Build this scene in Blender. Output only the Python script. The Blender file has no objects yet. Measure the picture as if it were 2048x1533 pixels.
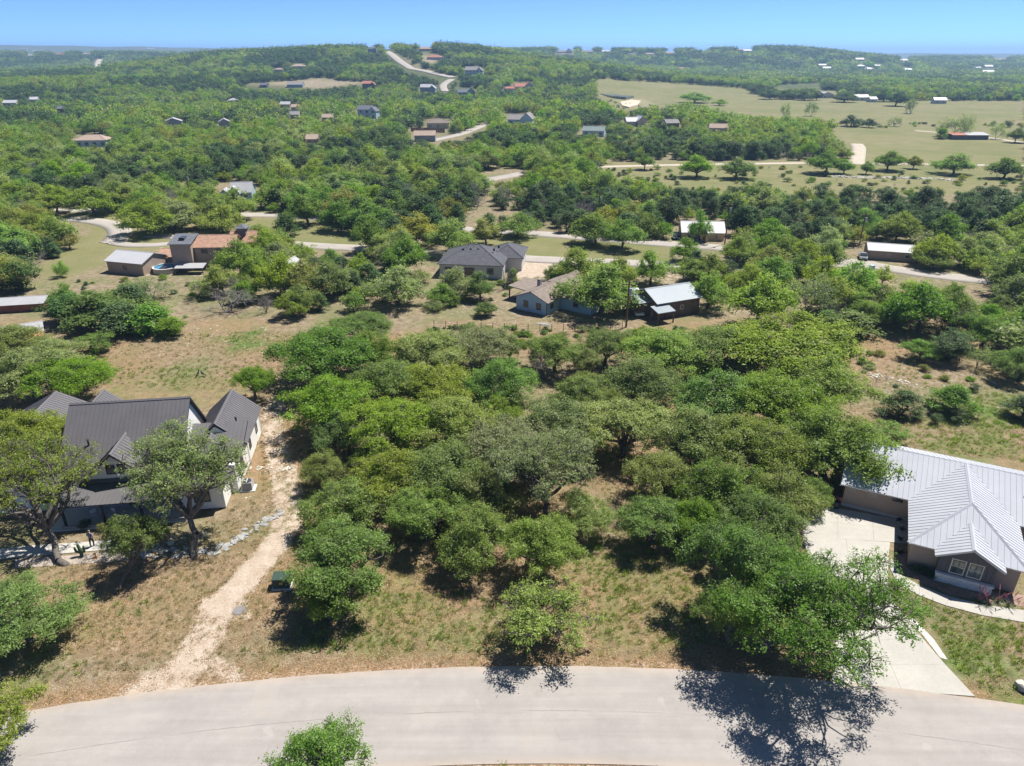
import bpy, math, random, time
import numpy as np
from mathutils import Vector, Matrix
T0 = time.time()
SC = bpy.context.scene
COL = SC.collection
R = math.radians
# ------------------------------------------------------------------ camera, sky, sun, exposure
F = 1400.0; PITCH = R(25.2); CAMH = 40.0          # focal length in 2048-px units, tilt, height of the drone
cam = bpy.data.cameras.new('camera'); camo = bpy.data.objects.new('camera', cam); COL.objects.link(camo)
cam.sensor_fit = 'HORIZONTAL'; cam.sensor_width = 36.0; cam.lens = 36.0 * F / 2048.0
cam.clip_start = 0.5; cam.clip_end = 80000
camo.location = (0, 0, CAMH); camo.rotation_euler = (R(90) - PITCH, 0, 0)
SC.camera = camo
SUN_AZ = math.atan2(0.78, 0.62); SUN_EL = R(61)   # azimuth measured from +Y towards +X
world = bpy.data.worlds.new('World'); SC.world = world; world.use_nodes = True
wn = world.node_tree; bg = wn.nodes['Background']
sky = wn.nodes.new('ShaderNodeTexSky'); sky.sky_type = 'NISHITA'; sky.sun_disc = False
sky.sun_elevation = SUN_EL; sky.sun_rotation = SUN_AZ
sky.altitude = 12700; sky.air_density = 1.0; sky.dust_density = 0.0; sky.ozone_density = 4.0
wn.links.new(sky.outputs[0], bg.inputs[0]); bg.inputs[1].default_value = 0.15
sl = bpy.data.lights.new('sun', 'SUN'); sl.energy = 4.5; sl.angle = R(0.53); sl.color = (1.0, 0.955, 0.88)
slo = bpy.data.objects.new('sun', sl); COL.objects.link(slo)
sd = Vector((math.sin(SUN_AZ) * math.cos(SUN_EL), math.cos(SUN_AZ) * math.cos(SUN_EL), math.sin(SUN_EL)))
slo.rotation_euler = sd.to_track_quat('Z', 'Y').to_euler(); slo.location = (0, 0, 200)
SC.view_settings.view_transform = 'Standard'; SC.view_settings.look = 'None'
SC.view_settings.gamma = 1; SC.view_settings.exposure = 0.93
SC.cycles.max_bounces = 7; SC.cycles.diffuse_bounces = 4; SC.cycles.glossy_bounces = 2
SC.cycles.transmission_bounces = 3; SC.cycles.transparent_max_bounces = 4; SC.cycles.volume_bounces = 0
SC.cycles.caustics_reflective = False; SC.cycles.caustics_refractive = False

# ------------------------------------------------------------------ place: terrain height and photo rays
RIDGES = [
    ([(-620, 1330, 14), (-430, 1290, 38), (-270, 1250, 48), (-120, 1230, 49), (-30, 1160, 34), (40, 1080, 14)], 230),
    ([(-330, 2150, 44), (100, 2060, 46), (480, 2000, 43), (660, 2000, 43), (790, 2080, 27)], 270),
    ([(900, 2350, 20), (1300, 2450, 22), (1900, 2500, 22), (2600, 2500, 18)], 380),
    ([(-2100, 2150, 36), (-1400, 2200, 38), (-950, 2350, 38), (-500, 2500, 30)], 330),
    ([(-6500, 5000, 92), (-3600, 5000, 92), (-2100, 5300, 76), (-900, 5600, 66), (1500, 6200, 44), (6500, 6200, 36)], 900),
    ([(-520, 820, 9), (-300, 880, 12), (60, 930, 8)], 110),
]
def HT(x, y):
    x = np.asarray(x, float); y = np.asarray(y, float)
    z = np.zeros(np.broadcast(x, y).shape)
    for pts, w in RIDGES:
        best = np.zeros_like(z)
        for (x0, y0, h0), (x1, y1, h1) in zip(pts[:-1], pts[1:]):
            dx, dy = x1 - x0, y1 - y0
            t = np.clip(((x - x0) * dx + (y - y0) * dy) / (dx * dx + dy * dy), 0, 1)
            d2 = (x - x0 - t * dx) ** 2 + (y - y0 - t * dy) ** 2
            best = np.maximum(best, (h0 + t * (h1 - h0)) * np.exp(-d2 / (w * w)))
        z = z + best
    r = np.hypot(x, y)
    far = np.clip((r - 500) / 900, 0, 1) * np.where(y < 1700, np.clip((-x - 50) / 200, 0, 1), np.clip((y - 1700) / 200, 0, 1))
    z = z + far * (2.5 * np.sin(x / 71 + 1.3) * np.sin(y / 93) + 3.5 * np.sin(x / 173 + y / 231 + .4) * np.sin(y / 197 - x / 310))
    return z
def ray(px, py):
    dx = (px - 1024) / F; dy = (py - 766.5) / F
    return np.array([dx, math.cos(PITCH) - dy * math.sin(PITCH), -(math.sin(PITCH) + dy * math.cos(PITCH))])
def G(px, py, z=0.0):
    """point at height z on the line of sight through photo pixel (px, py)"""
    d = ray(px, py); s = (z - CAMH) / d[2]
    return Vector((d[0] * s, d[1] * s, z))
STEPS = np.concatenate([np.arange(20, 600, 2.0), np.geomspace(600, 9000, 1600)])
def at(px, py):
    """first hit of the terrain"""
    d = ray(px, py); X = d[0] * STEPS; Y = d[1] * STEPS; Z = CAMH + d[2] * STEPS
    k = np.nonzero(Z < HT(X, Y))[0]
    if len(k) == 0: k = [len(STEPS) - 1]
    s = STEPS[k[0]]
    if s < 500: return G(px, py, 0.0)
    return Vector((d[0] * s, d[1] * s, float(HT(d[0] * s, d[1] * s))))
def proj(x, y, z):
    z = z - CAMH
    f = y * math.cos(PITCH) - z * math.sin(PITCH); u = y * math.sin(PITCH) + z * math.cos(PITCH)
    return 1024 + F * x / f, 766.5 - F * u / f, f
def inpoly(px, py, poly):
    px = np.asarray(px); py = np.asarray(py); c = np.zeros(px.shape, bool); n = len(poly)
    for i in range(n):
        x0, y0 = poly[i]; x1, y1 = poly[i - 1]
        c ^= ((y0 > py) != (y1 > py)) & (px < (x1 - x0) * (py - y0) / ((y1 - y0) or 1e-9) + x0)
    return c

# ------------------------------------------------------------------ materials
def newmat(name):
    m = bpy.data.materials.new(name); m.use_nodes = True
    nt = m.node_tree; return m, nt, nt.nodes['Principled BSDF']
def ramp(nt, fac, cols):
    r = nt.nodes.new('ShaderNodeValToRGB'); e = r.color_ramp.elements
    while len(e) < len(cols): e.new(0.5)
    for el, (p, c) in zip(e, cols): el.position = p; el.color = (*c, 1)
    if fac is not None: nt.links.new(fac, r.inputs[0])
    return r.outputs[0]
def noise(nt, scale, detail=3, rough=.55, vec=None, dist=0):
    n = nt.nodes.new('ShaderNodeTexNoise'); n.inputs['Scale'].default_value = scale
    n.inputs['Detail'].default_value = detail; n.inputs['Roughness'].default_value = rough; n.inputs['Distortion'].default_value = dist
    if vec is not None: nt.links.new(vec, n.inputs['Vector'])
    return n.outputs['Fac']
def mixc(nt, fac, a, b, mode='MIX'):
    n = nt.nodes.new('ShaderNodeMix'); n.data_type = 'RGBA'; n.blend_type = mode
    for sock, v in ((n.inputs[0], fac), (n.inputs[6], a), (n.inputs[7], b)):
        if hasattr(v, 'links'): nt.links.new(v, sock)
        elif isinstance(v, (int, float)): sock.default_value = v
        else: sock.default_value = (*v, 1)
    return n.outputs[2]
def math_(nt, op, a, b=0.0, c=0.0, clamp=False):
    n = nt.nodes.new('ShaderNodeMath'); n.operation = op; n.use_clamp = clamp
    for sock, v in zip(n.inputs, (a, b, c)):
        if hasattr(v, 'links'): nt.links.new(v, sock)
        else: sock.default_value = v
    return n.outputs[0]
def bump(nt, b, h, strength=.4, dist=.05):
    n = nt.nodes.new('ShaderNodeBump'); n.inputs['Strength'].default_value = strength; n.inputs['Distance'].default_value = dist
    nt.links.new(h, n.inputs['Height']); nt.links.new(n.outputs[0], b.inputs['Normal'])
def pos(nt):
    return nt.nodes.new('ShaderNodeNewGeometry').outputs['Position']
def objco(nt):
    return nt.nodes.new('ShaderNodeTexCoord').outputs['Object']
MATS = {}
def paint(name, col, rough=.6, var=.12, scale=3.0, metal=0.0, spec=.3, fine=25.0, bmp=0.0):
    """coloured surface with soft blotches and fine grain"""
    if name in MATS: return MATS[name]
    m, nt, b = newmat(name); o = pos(nt)
    n1 = noise(nt, scale, 4, .6, o); n2 = noise(nt, fine, 2, .5, o)
    s = math_(nt, 'ADD', math_(nt, 'MULTIPLY', n1, .65), math_(nt, 'MULTIPLY', n2, .35))
    lo = tuple(c * (1 - var * 1.6) for c in col); hi = tuple(min(.95, c * (1 + var * 1.4)) for c in col)
    nt.links.new(ramp(nt, s, [(.3, lo), (.7, hi)]), b.inputs['Base Color'])
    b.inputs['Roughness'].default_value = rough; b.inputs['Metallic'].default_value = metal
    b.inputs['Specular IOR Level'].default_value = spec
    if bmp: bump(nt, b, n2, bmp, .03)
    MATS[name] = m; return m
def glassmat():
    m, nt, b = newmat('window_glass'); n = noise(nt, .9, 2, .5, pos(nt))
    nt.links.new(ramp(nt, n, [(.35, (.015, .02, .022)), (.65, (.07, .085, .085))]), b.inputs['Base Color'])
    b.inputs['Roughness'].default_value = .06; b.inputs['Specular IOR Level'].default_value = .8
    return m
GLASS = glassmat()

# ------------------------------------------------------------------ mesh builder and object helpers
class MB:
    def __init__(self): self.v = []; self.f = []
    def add(self, vs, fs):
        o = len(self.v); self.v += [tuple(p) for p in vs]; self.f += [tuple(i + o for i in f) for f in fs]; return self
    def box(self, x0, x1, y0, y1, z0, z1):
        return self.add([(x, y, z) for z in (z0, z1) for y in (y0, y1) for x in (x0, x1)],
                        [(0, 2, 3, 1), (4, 5, 7, 6), (0, 1, 5, 4), (2, 6, 7, 3), (0, 4, 6, 2), (1, 3, 7, 5)])
    def prism(self, poly, vec):
        n = len(poly); v = Vector(vec); b = [Vector(p) for p in poly]
        return self.add(b + [p + v for p in b], [tuple(range(n))[::-1], tuple(range(n, 2 * n))] + [(i, (i + 1) % n, n + (i + 1) % n, n + i) for i in range(n)])
    def tube(self, p0, p1, r0, r1=None, n=6):
        r1 = r0 if r1 is None else r1; p0 = Vector(p0); p1 = Vector(p1); a = (p1 - p0).normalized()
        s = a.orthogonal().normalized(); t = a.cross(s)
        ring = lambda p, r: [p + (s * math.cos(2 * math.pi * i / n) + t * math.sin(2 * math.pi * i / n)) * r for i in range(n)]
        return self.add(ring(p0, r0) + ring(p1, r1), [(i, (i + 1) % n, n + (i + 1) % n, n + i) for i in range(n)] + [tuple(range(n))[::-1], tuple(range(n, 2 * n))])
    def path(self, pts, rs, n=6):
        for i in range(len(pts) - 1): self.tube(pts[i], pts[i + 1], rs[i], rs[i + 1], n)
        return self
    def mesh(self, name, smooth=False):
        me = bpy.data.meshes.new(name); me.from_pydata(self.v, [], self.f); me.update()
        if smooth: me.shade_smooth()
        return me
    def build(self, name, mat, parent=None, smooth=False):
        me = self.mesh(name, smooth); me.materials.append(mat)
        return link(name, me, parent)
def link(name, data, parent=None, loc=None):
    o = bpy.data.objects.new(name, data); COL.objects.link(o)
    if parent is not None: o.parent = parent
    if loc is not None: o.location = loc
    return o
def tag(o, label=None, cat=None, group=None, kind=None):
    if label: o['label'] = label
    if cat: o['category'] = cat
    if group: o['group'] = group
    if kind: o['kind'] = kind
    return o
def thing(name, label, cat, loc=(0, 0, 0), rz=0.0, group=None):
    e = link(name, None, None, loc); e.rotation_euler = (0, 0, rz); e.empty_display_size = .3
    return tag(e, label, cat, group)
def npmesh(name, V, Fq, attr=None, smooth=False, nper=4):
    me = bpy.data.meshes.new(name); V = np.asarray(V, np.float32); Fq = np.asarray(Fq, np.int32)
    me.vertices.add(len(V)); me.vertices.foreach_set('co', V.ravel())
    me.loops.add(Fq.size); me.loops.foreach_set('vertex_index', Fq.ravel())
    me.polygons.add(len(Fq)); me.polygons.foreach_set('loop_start', np.arange(0, Fq.size, nper, dtype=np.int32))
    me.polygons.foreach_set('loop_total', np.full(len(Fq), nper, np.int32))
    if smooth: me.polygons.foreach_set('use_smooth', np.ones(len(Fq), bool))
    me.update(calc_edges=True); me.validate()
    for k, a in (attr or {}).items():
        at_ = me.attributes.new(k, 'FLOAT' if a.ndim == 1 else 'FLOAT_COLOR', 'POINT')
        at_.data.foreach_set('value' if a.ndim == 1 else 'color', np.asarray(a, np.float32).ravel())
    return me
def dist_poly(x, y, pts):
    best = np.full(np.broadcast(x, y).shape, 1e9)
    for (x0, y0), (x1, y1) in zip(pts[:-1], pts[1:]):
        dx, dy = x1 - x0, y1 - y0
        t = np.clip(((x - x0) * dx + (y - y0) * dy) / (dx * dx + dy * dy + 1e-9), 0, 1)
        best = np.minimum(best, np.hypot(x - x0 - t * dx, y - y0 - t * dy))
    return best
def vnoise(x, y, s, seed=0):
    """smooth value noise"""
    rs = np.random.RandomState(seed); tab = rs.rand(256, 256)
    u = x / s; v = y / s; i = np.floor(u).astype(int); j = np.floor(v).astype(int); a = u - i; b = v - j
    a = a * a * (3 - 2 * a); b = b * b * (3 - 2 * b); g = lambda p, q: tab[p % 256, q % 256]
    return (g(i, j) * (1 - a) + g(i + 1, j) * a) * (1 - b) + (g(i, j + 1) * (1 - a) + g(i + 1, j + 1) * a) * b

# ------------------------------------------------------------------ ground
RC = (2.0, -123.0); RFAR = 160.0; RNEAR = 152.3       # the foreground road is a gentle bend
def px2xy(pts): return [tuple(G(*p)[:2]) for p in pts]
def far_xy(pts): return [tuple(at(*p)[:2]) for p in pts]
TRACK = px2xy([(340, 1375), (395, 1300), (455, 1200), (520, 1125), (572, 1060), (580, 1000), (560, 920), (545, 850), (552, 800)])
PALE = px2xy([(435, 1215), (490, 1160), (555, 1085)])
SPLAY = px2xy([(270, 1385), (350, 1345), (410, 1290)])
SPLAY2 = px2xy([(410, 1290), (420, 1330), (470, 1350)])
RUT2 = px2xy([(495, 1245), (492, 1190)])
HOUSEPATH = px2xy([(470, 1075), (530, 1010), (560, 985)])
GREENS = [([(430, 672), (480, 655), (520, 660), (470, 690)], 1), ([(1850, 800), (2048, 780), (2048, 860), (1900, 850)], 1), ([(1780, 1280), (2048, 1230), (2048, 1420), (1900, 1350)], .8),
          ([(700, 1180), (1000, 1190), (1000, 1300), (560, 1310), (600, 1250)], .55), ([(1170, 1060), (1390, 1060), (1420, 1300), (1180, 1300)], .5), ([(1820, 870), (2048, 870), (2048, 960), (1850, 900)], .6),
          ([(210, 740), (480, 730), (480, 810), (230, 800)], .35), ([(0, 1230), (200, 1330), (60, 1390), (0, 1390)], .4), ([(480, 990), (640, 960), (600, 1050), (500, 1000)], .3),
          ([(210, 420), (330, 420), (330, 510), (210, 520)], .35), ([(460, 440), (720, 440), (720, 500), (460, 490)], .55), ([(950, 470), (1340, 490), (1340, 520), (950, 510)], .4), ([(100, 600), (170, 610), (100, 640), (30, 620)], .6),
          ([(1800, 1180), (2048, 1260), (2048, 1330), (1820, 1260)], .5)]
BARE = [([(380, 650), (640, 640), (600, 700), (470, 720), (360, 690)], .22), ([(1690, 690), (2048, 770), (2048, 800), (1700, 780)], .28), ([(1020, 518), (1260, 520), (1110, 555), (1020, 560)], 1.0), ([(860, 625), (1250, 640), (1250, 668), (860, 660)], .25),
        ([(120, 1180), (440, 1180), (430, 1340), (120, 1370), (60, 1290)], .42), ([(700, 1310), (1400, 1310), (1400, 1340), (600, 1345)], .3), ([(1240, 515), (1400, 520), (1390, 600), (1300, 560)], .6), ([(1250, 600), (1300, 600), (1290, 650), (1230, 650)], .4),
        ([(1215, 200), (1290, 195), (1330, 210), (1260, 222)], .6), ([(1600, 350), (1920, 352), (1920, 366), (1640, 364)], .5), ([(1150, 330), (1400, 340), (1400, 385), (1170, 380)], .2), ([(480, 168), (640, 155), (740, 168), (640, 180)], .6), ([(840, 110), (880, 150), (830, 140), (790, 108)], .5), ([(1700, 290), (1730, 325), (1690, 325), (1660, 262), (1690, 262)], .45), ([(838, 107), (872, 111), (884, 130), (850, 127)], .7), ([(965, 166), (1050, 172), (1045, 188), (960, 182)], .6), ([(1110, 100), (1155, 104), (1150, 112), (1110, 109)], .7), ([(640, 156), (760, 163), (745, 171), (640, 167)], .6), ([(230, 545), (410, 540), (420, 556), (240, 560)], .6), ([(300, 490), (350, 490), (345, 545), (290, 545)], .6)]
FIELDS = [[(1195, 150), (1330, 158), (1490, 170), (1560, 180), (2048, 184), (2048, 250), (1680, 246), (1480, 236), (1380, 215), (1240, 224), (1195, 195)],
          [(1655, 256), (1760, 250), (2048, 250), (2048, 335), (1200, 345), (1200, 328), (1690, 320)], [(1150, 330), (2048, 325), (2048, 385), (1450, 400), (1160, 388)],
          [(60, 545), (185, 460), (120, 420), (480, 420), (480, 500), (225, 505), (205, 530), (120, 565)], [(950, 468), (1340, 486), (1340, 524), (950, 512)], [(460, 436), (720, 440), (720, 502), (460, 490)]]
def make_ground():
    fine = np.radians(np.arange(-46, 46.01, .26)); coarse = np.radians(np.arange(54, 310, 8.0))
    ang = np.concatenate([fine, coarse]); na = len(ang)
    rr = np.concatenate([[2, 8, 14], np.geomspace(18, 3600, 800), np.geomspace(3700, 12000, 60)]); nr = len(rr)
    A, Rr = np.meshgrid(ang, rr); X = Rr * np.sin(A); Y = Rr * np.cos(A); Z = HT(X, Y)
    px, py, f = proj(X, Y, Z); px = np.where(f > 1, px, -9999.)
    c = np.zeros(X.shape + (4,))
    jx = (vnoise(X, Y, 5, 7) - .5) * 150 * np.clip(60 / np.maximum(Y, 1), .2, 1.5); jy = (vnoise(X, Y, 5, 8) - .5) * 100 * np.clip(60 / np.maximum(Y, 1), .15, 1.5)
    nz = vnoise(X, Y, 1.7, 1) * .5 + vnoise(X, Y, .7, 2) * .5
    w = lambda d, r: np.clip(1.25 - d / r, 0, 1)
    d = dist_poly(X, Y, TRACK); c[..., 0] = np.maximum(c[..., 0], .66 * np.clip(1.5 - np.abs(d - .85) / .8, 0, 1))
    c[..., 0] = np.maximum(c[..., 0], .95 * w(dist_poly(X, Y, PALE), 1.9))
    for P_, s_, r_ in ((SPLAY, .75, 1.7), (SPLAY2, .65, 1.4), (RUT2, .7, .5), (HOUSEPATH, .55, 1.0)): c[..., 0] = np.maximum(c[..., 0], s_ * w(dist_poly(X, Y, P_), r_))
    rd = np.hypot(X - RC[0], Y - RC[1])
    verge = np.clip(1 - np.abs(rd - RFAR - .2) / 1.6, 0, 1) + np.clip(1 - np.abs(rd - RNEAR + .2) / 1.6, 0, 1)
    c[..., 0] = np.maximum(c[..., 0], .5 * verge * (X < 24)); c[..., 2] = np.maximum(c[..., 2], np.clip(verge * 1.3, 0, 1))
    for poly, s_ in BARE: c[..., 0] = np.maximum(c[..., 0], s_ * inpoly(px, py, poly) * (.5 + .5 * nz))
    for poly, s_ in GREENS: c[..., 1] = np.maximum(c[..., 1], s_ * inpoly(px + jx, py + jy, poly))
    lot = (Y > 38) & (Y < 110)
    c[..., 2] = np.maximum(c[..., 2], lot * np.clip(vnoise(X, Y, 9, 5) * 1.5 - .3, 0, 1) * .8)
    for poly in FIELDS: c[..., 3] = np.maximum(c[..., 3], inpoly(px, py, poly))
    n_f = len(fine)
    idx = np.arange(nr * na).reshape(nr, na)
    a_, b_ = idx[:-1], idx[1:]
    q = np.stack([a_, np.roll(a_, -1, 1), np.roll(b_, -1, 1), b_], -1).reshape(-1, 4)
    # soften the zone edges
    k = c[:, :n_f]
    for _ in range(6): k[1:-1, 1:-1] = (k[1:-1, 1:-1] * 2 + k[:-2, 1:-1] + k[2:, 1:-1] + k[1:-1, :-2] + k[1:-1, 2:]) / 6
    c[:, :n_f] = k
    me = npmesh('ground', np.stack([X, Y, Z], -1).reshape(-1, 3), q[:, ::-1], {'zone': c.reshape(-1, 4), 'woods': (np.clip((Rr - 300) / 500, 0, 1) * (c[..., 3] < .3) * (1 - np.clip(c[..., 0] * 2, 0, 1))).ravel()}, True)
    m, nt, b = newmat('dry_ground'); P_ = pos(nt)
    zn = nt.nodes.new('ShaderNodeVertexColor'); zn.layer_name = 'zone'
    sep = nt.nodes.new('ShaderNodeSeparateColor'); nt.links.new(zn.outputs[0], sep.inputs[0])
    nA = noise(nt, .12, 4, .6, P_); nB = noise(nt, .9, 4, .65, P_); nC = noise(nt, 5.5, 4, .7, P_); nD = noise(nt, .35, 3, .6, P_); nE = noise(nt, .02, 4, .6, P_)
    grass = ramp(nt, nB, [(.3, (.13, .10, .062)), (.5, (.215, .172, .112)), (.72, (.31, .262, .185))])
    grass = mixc(nt, math_(nt, 'MULTIPLY', ramp(nt, nA, [(.45, (0, 0, 0)), (.62, (1, 1, 1))]), .6), grass, (.125, .15, .055))
    grass = mixc(nt, ramp(nt, nC, [(.52, (0, 0, 0)), (.75, (.55, .55, .55))]), grass, (.36, .31, .21))
    grass = mixc(nt, ramp(nt, nC, [(.28, (.6, .6, .6)), (.45, (0, 0, 0))]), grass, (.07, .055, .03))
    lit = ramp(nt, nC, [(.3, (.13, .07, .035)), (.5, (.27, .165, .09)), (.72, (.42, .30, .20))])
    col = mixc(nt, math_(nt, 'MULTIPLY', sep.outputs[2], ramp(nt, nB, [(.35, (.35, .35, .35)), (.6, (1, 1, 1))]), clamp=True), grass, lit)
    gr = ramp(nt, nB, [(.3, (.045, .075, .018)), (.6, (.12, .175, .045)), (.8, (.2, .24, .08))])
    gm = math_(nt, 'MULTIPLY', sep.outputs[1], ramp(nt, nD, [(.33, (.15, .15, .15)), (.58, (1.1, 1.1, 1.1))]), clamp=True)
    col = mixc(nt, gm, col, gr)
    fl = ramp(nt, nE, [(.3, (.135, .15, .058)), (.5, (.185, .18, .08)), (.7, (.225, .195, .11))])
    fl = mixc(nt, ramp(nt, nA, [(.4, (0, 0, 0)), (.7, (.7, .7, .7))]), fl, (.125, .145, .05))
    col = mixc(nt, math_(nt, 'MULTIPLY', nt_alpha(nt, zn), .85), col, fl)
    wa = nt.nodes.new('ShaderNodeAttribute'); wa.attribute_name = 'woods'
    col = mixc(nt, math_(nt, 'MULTIPLY', wa.outputs['Fac'], .9), col, ramp(nt, noise(nt, .035, 5, .7, P_), [(.35, (.045, .062, .026)), (.65, (.10, .125, .045))]))
    st = ramp(nt, math_(nt, 'ADD', math_(nt, 'MULTIPLY', nC, .5), math_(nt, 'MULTIPLY', nB, .5)), [(.3, (.29, .215, .155)), (.5, (.40, .325, .255)), (.7, (.53, .46, .385))])
    bm = math_(nt, 'ADD', sep.outputs[0], math_(nt, 'MULTIPLY', math_(nt, 'SUBTRACT', math_(nt, 'ADD', math_(nt, 'MULTIPLY', nB, .6), math_(nt, 'MULTIPLY', nC, .4)), .5), 1.3))
    bm = math_(nt, 'MULTIPLY', ramp(nt, bm, [(.42, (0, 0, 0)), (.62, (1, 1, 1))]), ramp(nt, sep.outputs[0], [(.02, (0, 0, 0)), (.2, (1, 1, 1))]))
    col = mixc(nt, bm, col, st)
    nt.links.new(col, b.inputs['Base Color']); b.inputs['Roughness'].default_value = .95; b.inputs['Specular IOR Level'].default_value = .1
    bump(nt, b, math_(nt, 'ADD', nC, nB), .7, .12)
    me.materials.append(m)
    return tag(link('ground', me), kind='structure')
def nt_alpha(nt, node): return node.outputs['Alpha']
make_ground()

# ------------------------------------------------------------------ roads and paths
def roadmat(name, base, streaks=True):
    m, nt, b = newmat(name); P_ = pos(nt)
    n1 = noise(nt, .25, 5, .6, P_); n2 = noise(nt, 14, 3, .7, P_); n3 = noise(nt, 1.3, 4, .6, P_)
    mp = nt.nodes.new('ShaderNodeMapping'); mp.inputs['Scale'].default_value = (.05, 1.6, 1); nt.links.new(P_, mp.inputs[0])
    n4 = noise(nt, 1.0, 4, .6, mp.outputs[0])
    s = math_(nt, 'ADD', math_(nt, 'ADD', math_(nt, 'MULTIPLY', n1, .35), math_(nt, 'MULTIPLY', n2, .25)), math_(nt, 'ADD', math_(nt, 'MULTIPLY', n3, .15), math_(nt, 'MULTIPLY', n4, .25)))
    lo = tuple(c * .8 for c in base); hi = tuple(c * 1.17 for c in base)
    c = ramp(nt, s, [(.36, lo), (.64, hi)])
    c = mixc(nt, ramp(nt, n1, [(.6, (0, 0, 0)), (.75, (.5, .5, .5))]), c, (base[0] * 1.05, base[1] * .96, base[2] * .84))
    if name == 'pale_asphalt':                       # wheel paths, paving seam, hairline cracks and patches along the bend
        sx = nt.nodes.new('ShaderNodeSeparateXYZ'); nt.links.new(P_, sx.inputs[0])
        dx_ = math_(nt, 'SUBTRACT', sx.outputs[0], RC[0]); dy_ = math_(nt, 'SUBTRACT', sx.outputs[1], RC[1])
        rad = math_(nt, 'SQRT', math_(nt, 'ADD', math_(nt, 'MULTIPLY', dx_, dx_), math_(nt, 'MULTIPLY', dy_, dy_)))
        q = math_(nt, 'ADD', math_(nt, 'SUBTRACT', rad, RNEAR), math_(nt, 'MULTIPLY', math_(nt, 'SUBTRACT', n3, .5), .16))
        seam = math_(nt, 'LESS_THAN', math_(nt, 'ABSOLUTE', math_(nt, 'SUBTRACT', q, 3.85)), .035)
        c = mixc(nt, math_(nt, 'MULTIPLY', seam, ramp(nt, n1, [(.38, (0, 0, 0)), (.55, (.6, .6, .6))])), c, tuple(v * .5 for v in base))
        wt = math_(nt, 'SINE', math_(nt, 'MULTIPLY', q, 3.3)); c = mixc(nt, math_(nt, 'MULTIPLY', math_(nt, 'MAXIMUM', wt, 0), .28), c, tuple(v * .84 for v in base))
        vo = nt.nodes.new('ShaderNodeTexVoronoi'); vo.feature = 'DISTANCE_TO_EDGE'; vo.inputs['Scale'].default_value = .32; nt.links.new(mixc(nt, .12, P_, nt.nodes.new('ShaderNodeTexNoise').outputs['Color'], 'ADD'), vo.inputs['Vector'])
        ck = math_(nt, 'MULTIPLY', math_(nt, 'LESS_THAN', vo.outputs['Distance'], .007), ramp(nt, noise(nt, .09, 2, .5, P_), [(.56, (0, 0, 0)), (.66, (.32, .32, .32))]))
        c = mixc(nt, ck, c, tuple(v * .5 for v in base))
        c = mixc(nt, ramp(nt, noise(nt, .55, 2, .4, P_), [(.70, (0, 0, 0)), (.74, (.4, .4, .4))]), c, tuple(v * 1.25 for v in base))
        edge = math_(nt, 'MAXIMUM', math_(nt, 'SUBTRACT', q, 6.9), math_(nt, 'SUBTRACT', .7, q)); c = mixc(nt, math_(nt, 'MULTIPLY', math_(nt, 'MULTIPLY', edge, 1.3, clamp=True), n3, clamp=True), c, (.40, .32, .25))
    nt.links.new(c, b.inputs['Base Color']); b.inputs['Roughness'].default_value = .9; b.inputs['Specular IOR Level'].default_value = .2
    bump(nt, b, n2, .35, .02)
    return m
ROADM = roadmat('pale_asphalt', (.312, .290, .270))
ROADM2 = roadmat('distant_road', (.34, .31, .28))
GRAVELM = roadmat('caliche_gravel', (.42, .37, .30))
def ribbon(name, pts, w, mat, z=.03, n=6, drape=False):
    """road along ground points with a little crown and real edges"""
    P = [Vector((p[0], p[1], 0)) for p in pts]; pl = []
    for i in range(len(P) - 1):
        p0 = P[max(i - 1, 0)]; p1 = P[i]; p2 = P[i + 1]; p3 = P[min(i + 2, len(P) - 1)]
        for k in range(n):
            t = k / n
            pl.append(.5 * ((2 * p1) + (p2 - p0) * t + (2 * p0 - 5 * p1 + 4 * p2 - p3) * t * t + (3 * p1 - p0 - 3 * p2 + p3) * t ** 3))
    pl.append(P[-1]); V = []; Fc = []
    for i, p in enumerate(pl):
        d = (pl[min(i + 1, len(pl) - 1)] - pl[max(i - 1, 0)]).normalized(); s = Vector((-d.y, d.x, 0))
        for j, (o, dz) in enumerate(((-.5, -.3), (-.5, 0), (-.2, .04), (.2, .04), (.5, 0), (.5, -.3))):
            q = p + s * o * w; zz = float(HT(q.x, q.y)) if drape else 0.0
            V.append((q.x, q.y, zz + z + dz))
    for i in range(len(pl) - 1):
        for j in range(5): a = i * 6 + j; Fc.append((a, a + 6, a + 7, a + 1))
    m = MB(); m.add(V, Fc); o = m.build(name, mat, None, True); return tag(o, kind='structure')
def main_road():
    m = MB(); V = []; Fc = []; n = 150
    rs = [RNEAR, RNEAR + .02, RNEAR + 2, RNEAR + 3.82, RNEAR + 3.87, RNEAR + 5.6, RFAR - .02, RFAR]; zs = [-.2, .05, .09, .115, .105, .09, .05, -.2]
    rng = random.Random(3)
    for i in range(n + 1):
        a = R(-32) + R(64) * i / n
        for j, r in enumerate(rs):
            e = (rng.random() - .5) * .09 if j in (6, 7) else 0
            V.append((RC[0] + (r + e) * math.sin(a), RC[1] + (r + e) * math.cos(a), zs[j]))
    k = len(rs)
    for i in range(n):
        for j in range(k - 1): a = i * k + j; Fc.append((a, a + 1, a + k + 1, a + k))
    m.add(V, Fc); return tag(m.build('road', ROADM), kind='structure')
main_road()
ribbon('side_road', px2xy([(-60, 417), (125, 421), (240, 422), (360, 426), (480, 430), (560, 431), (640, 437), (760, 446), (900, 457), (1075, 468), (1200, 478), (1330, 488), (1480, 499), (1600, 512), (1700, 524), (1800, 541), (1880, 552), (2005, 566), (2150, 590)]), 5.6, ROADM2)
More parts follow.
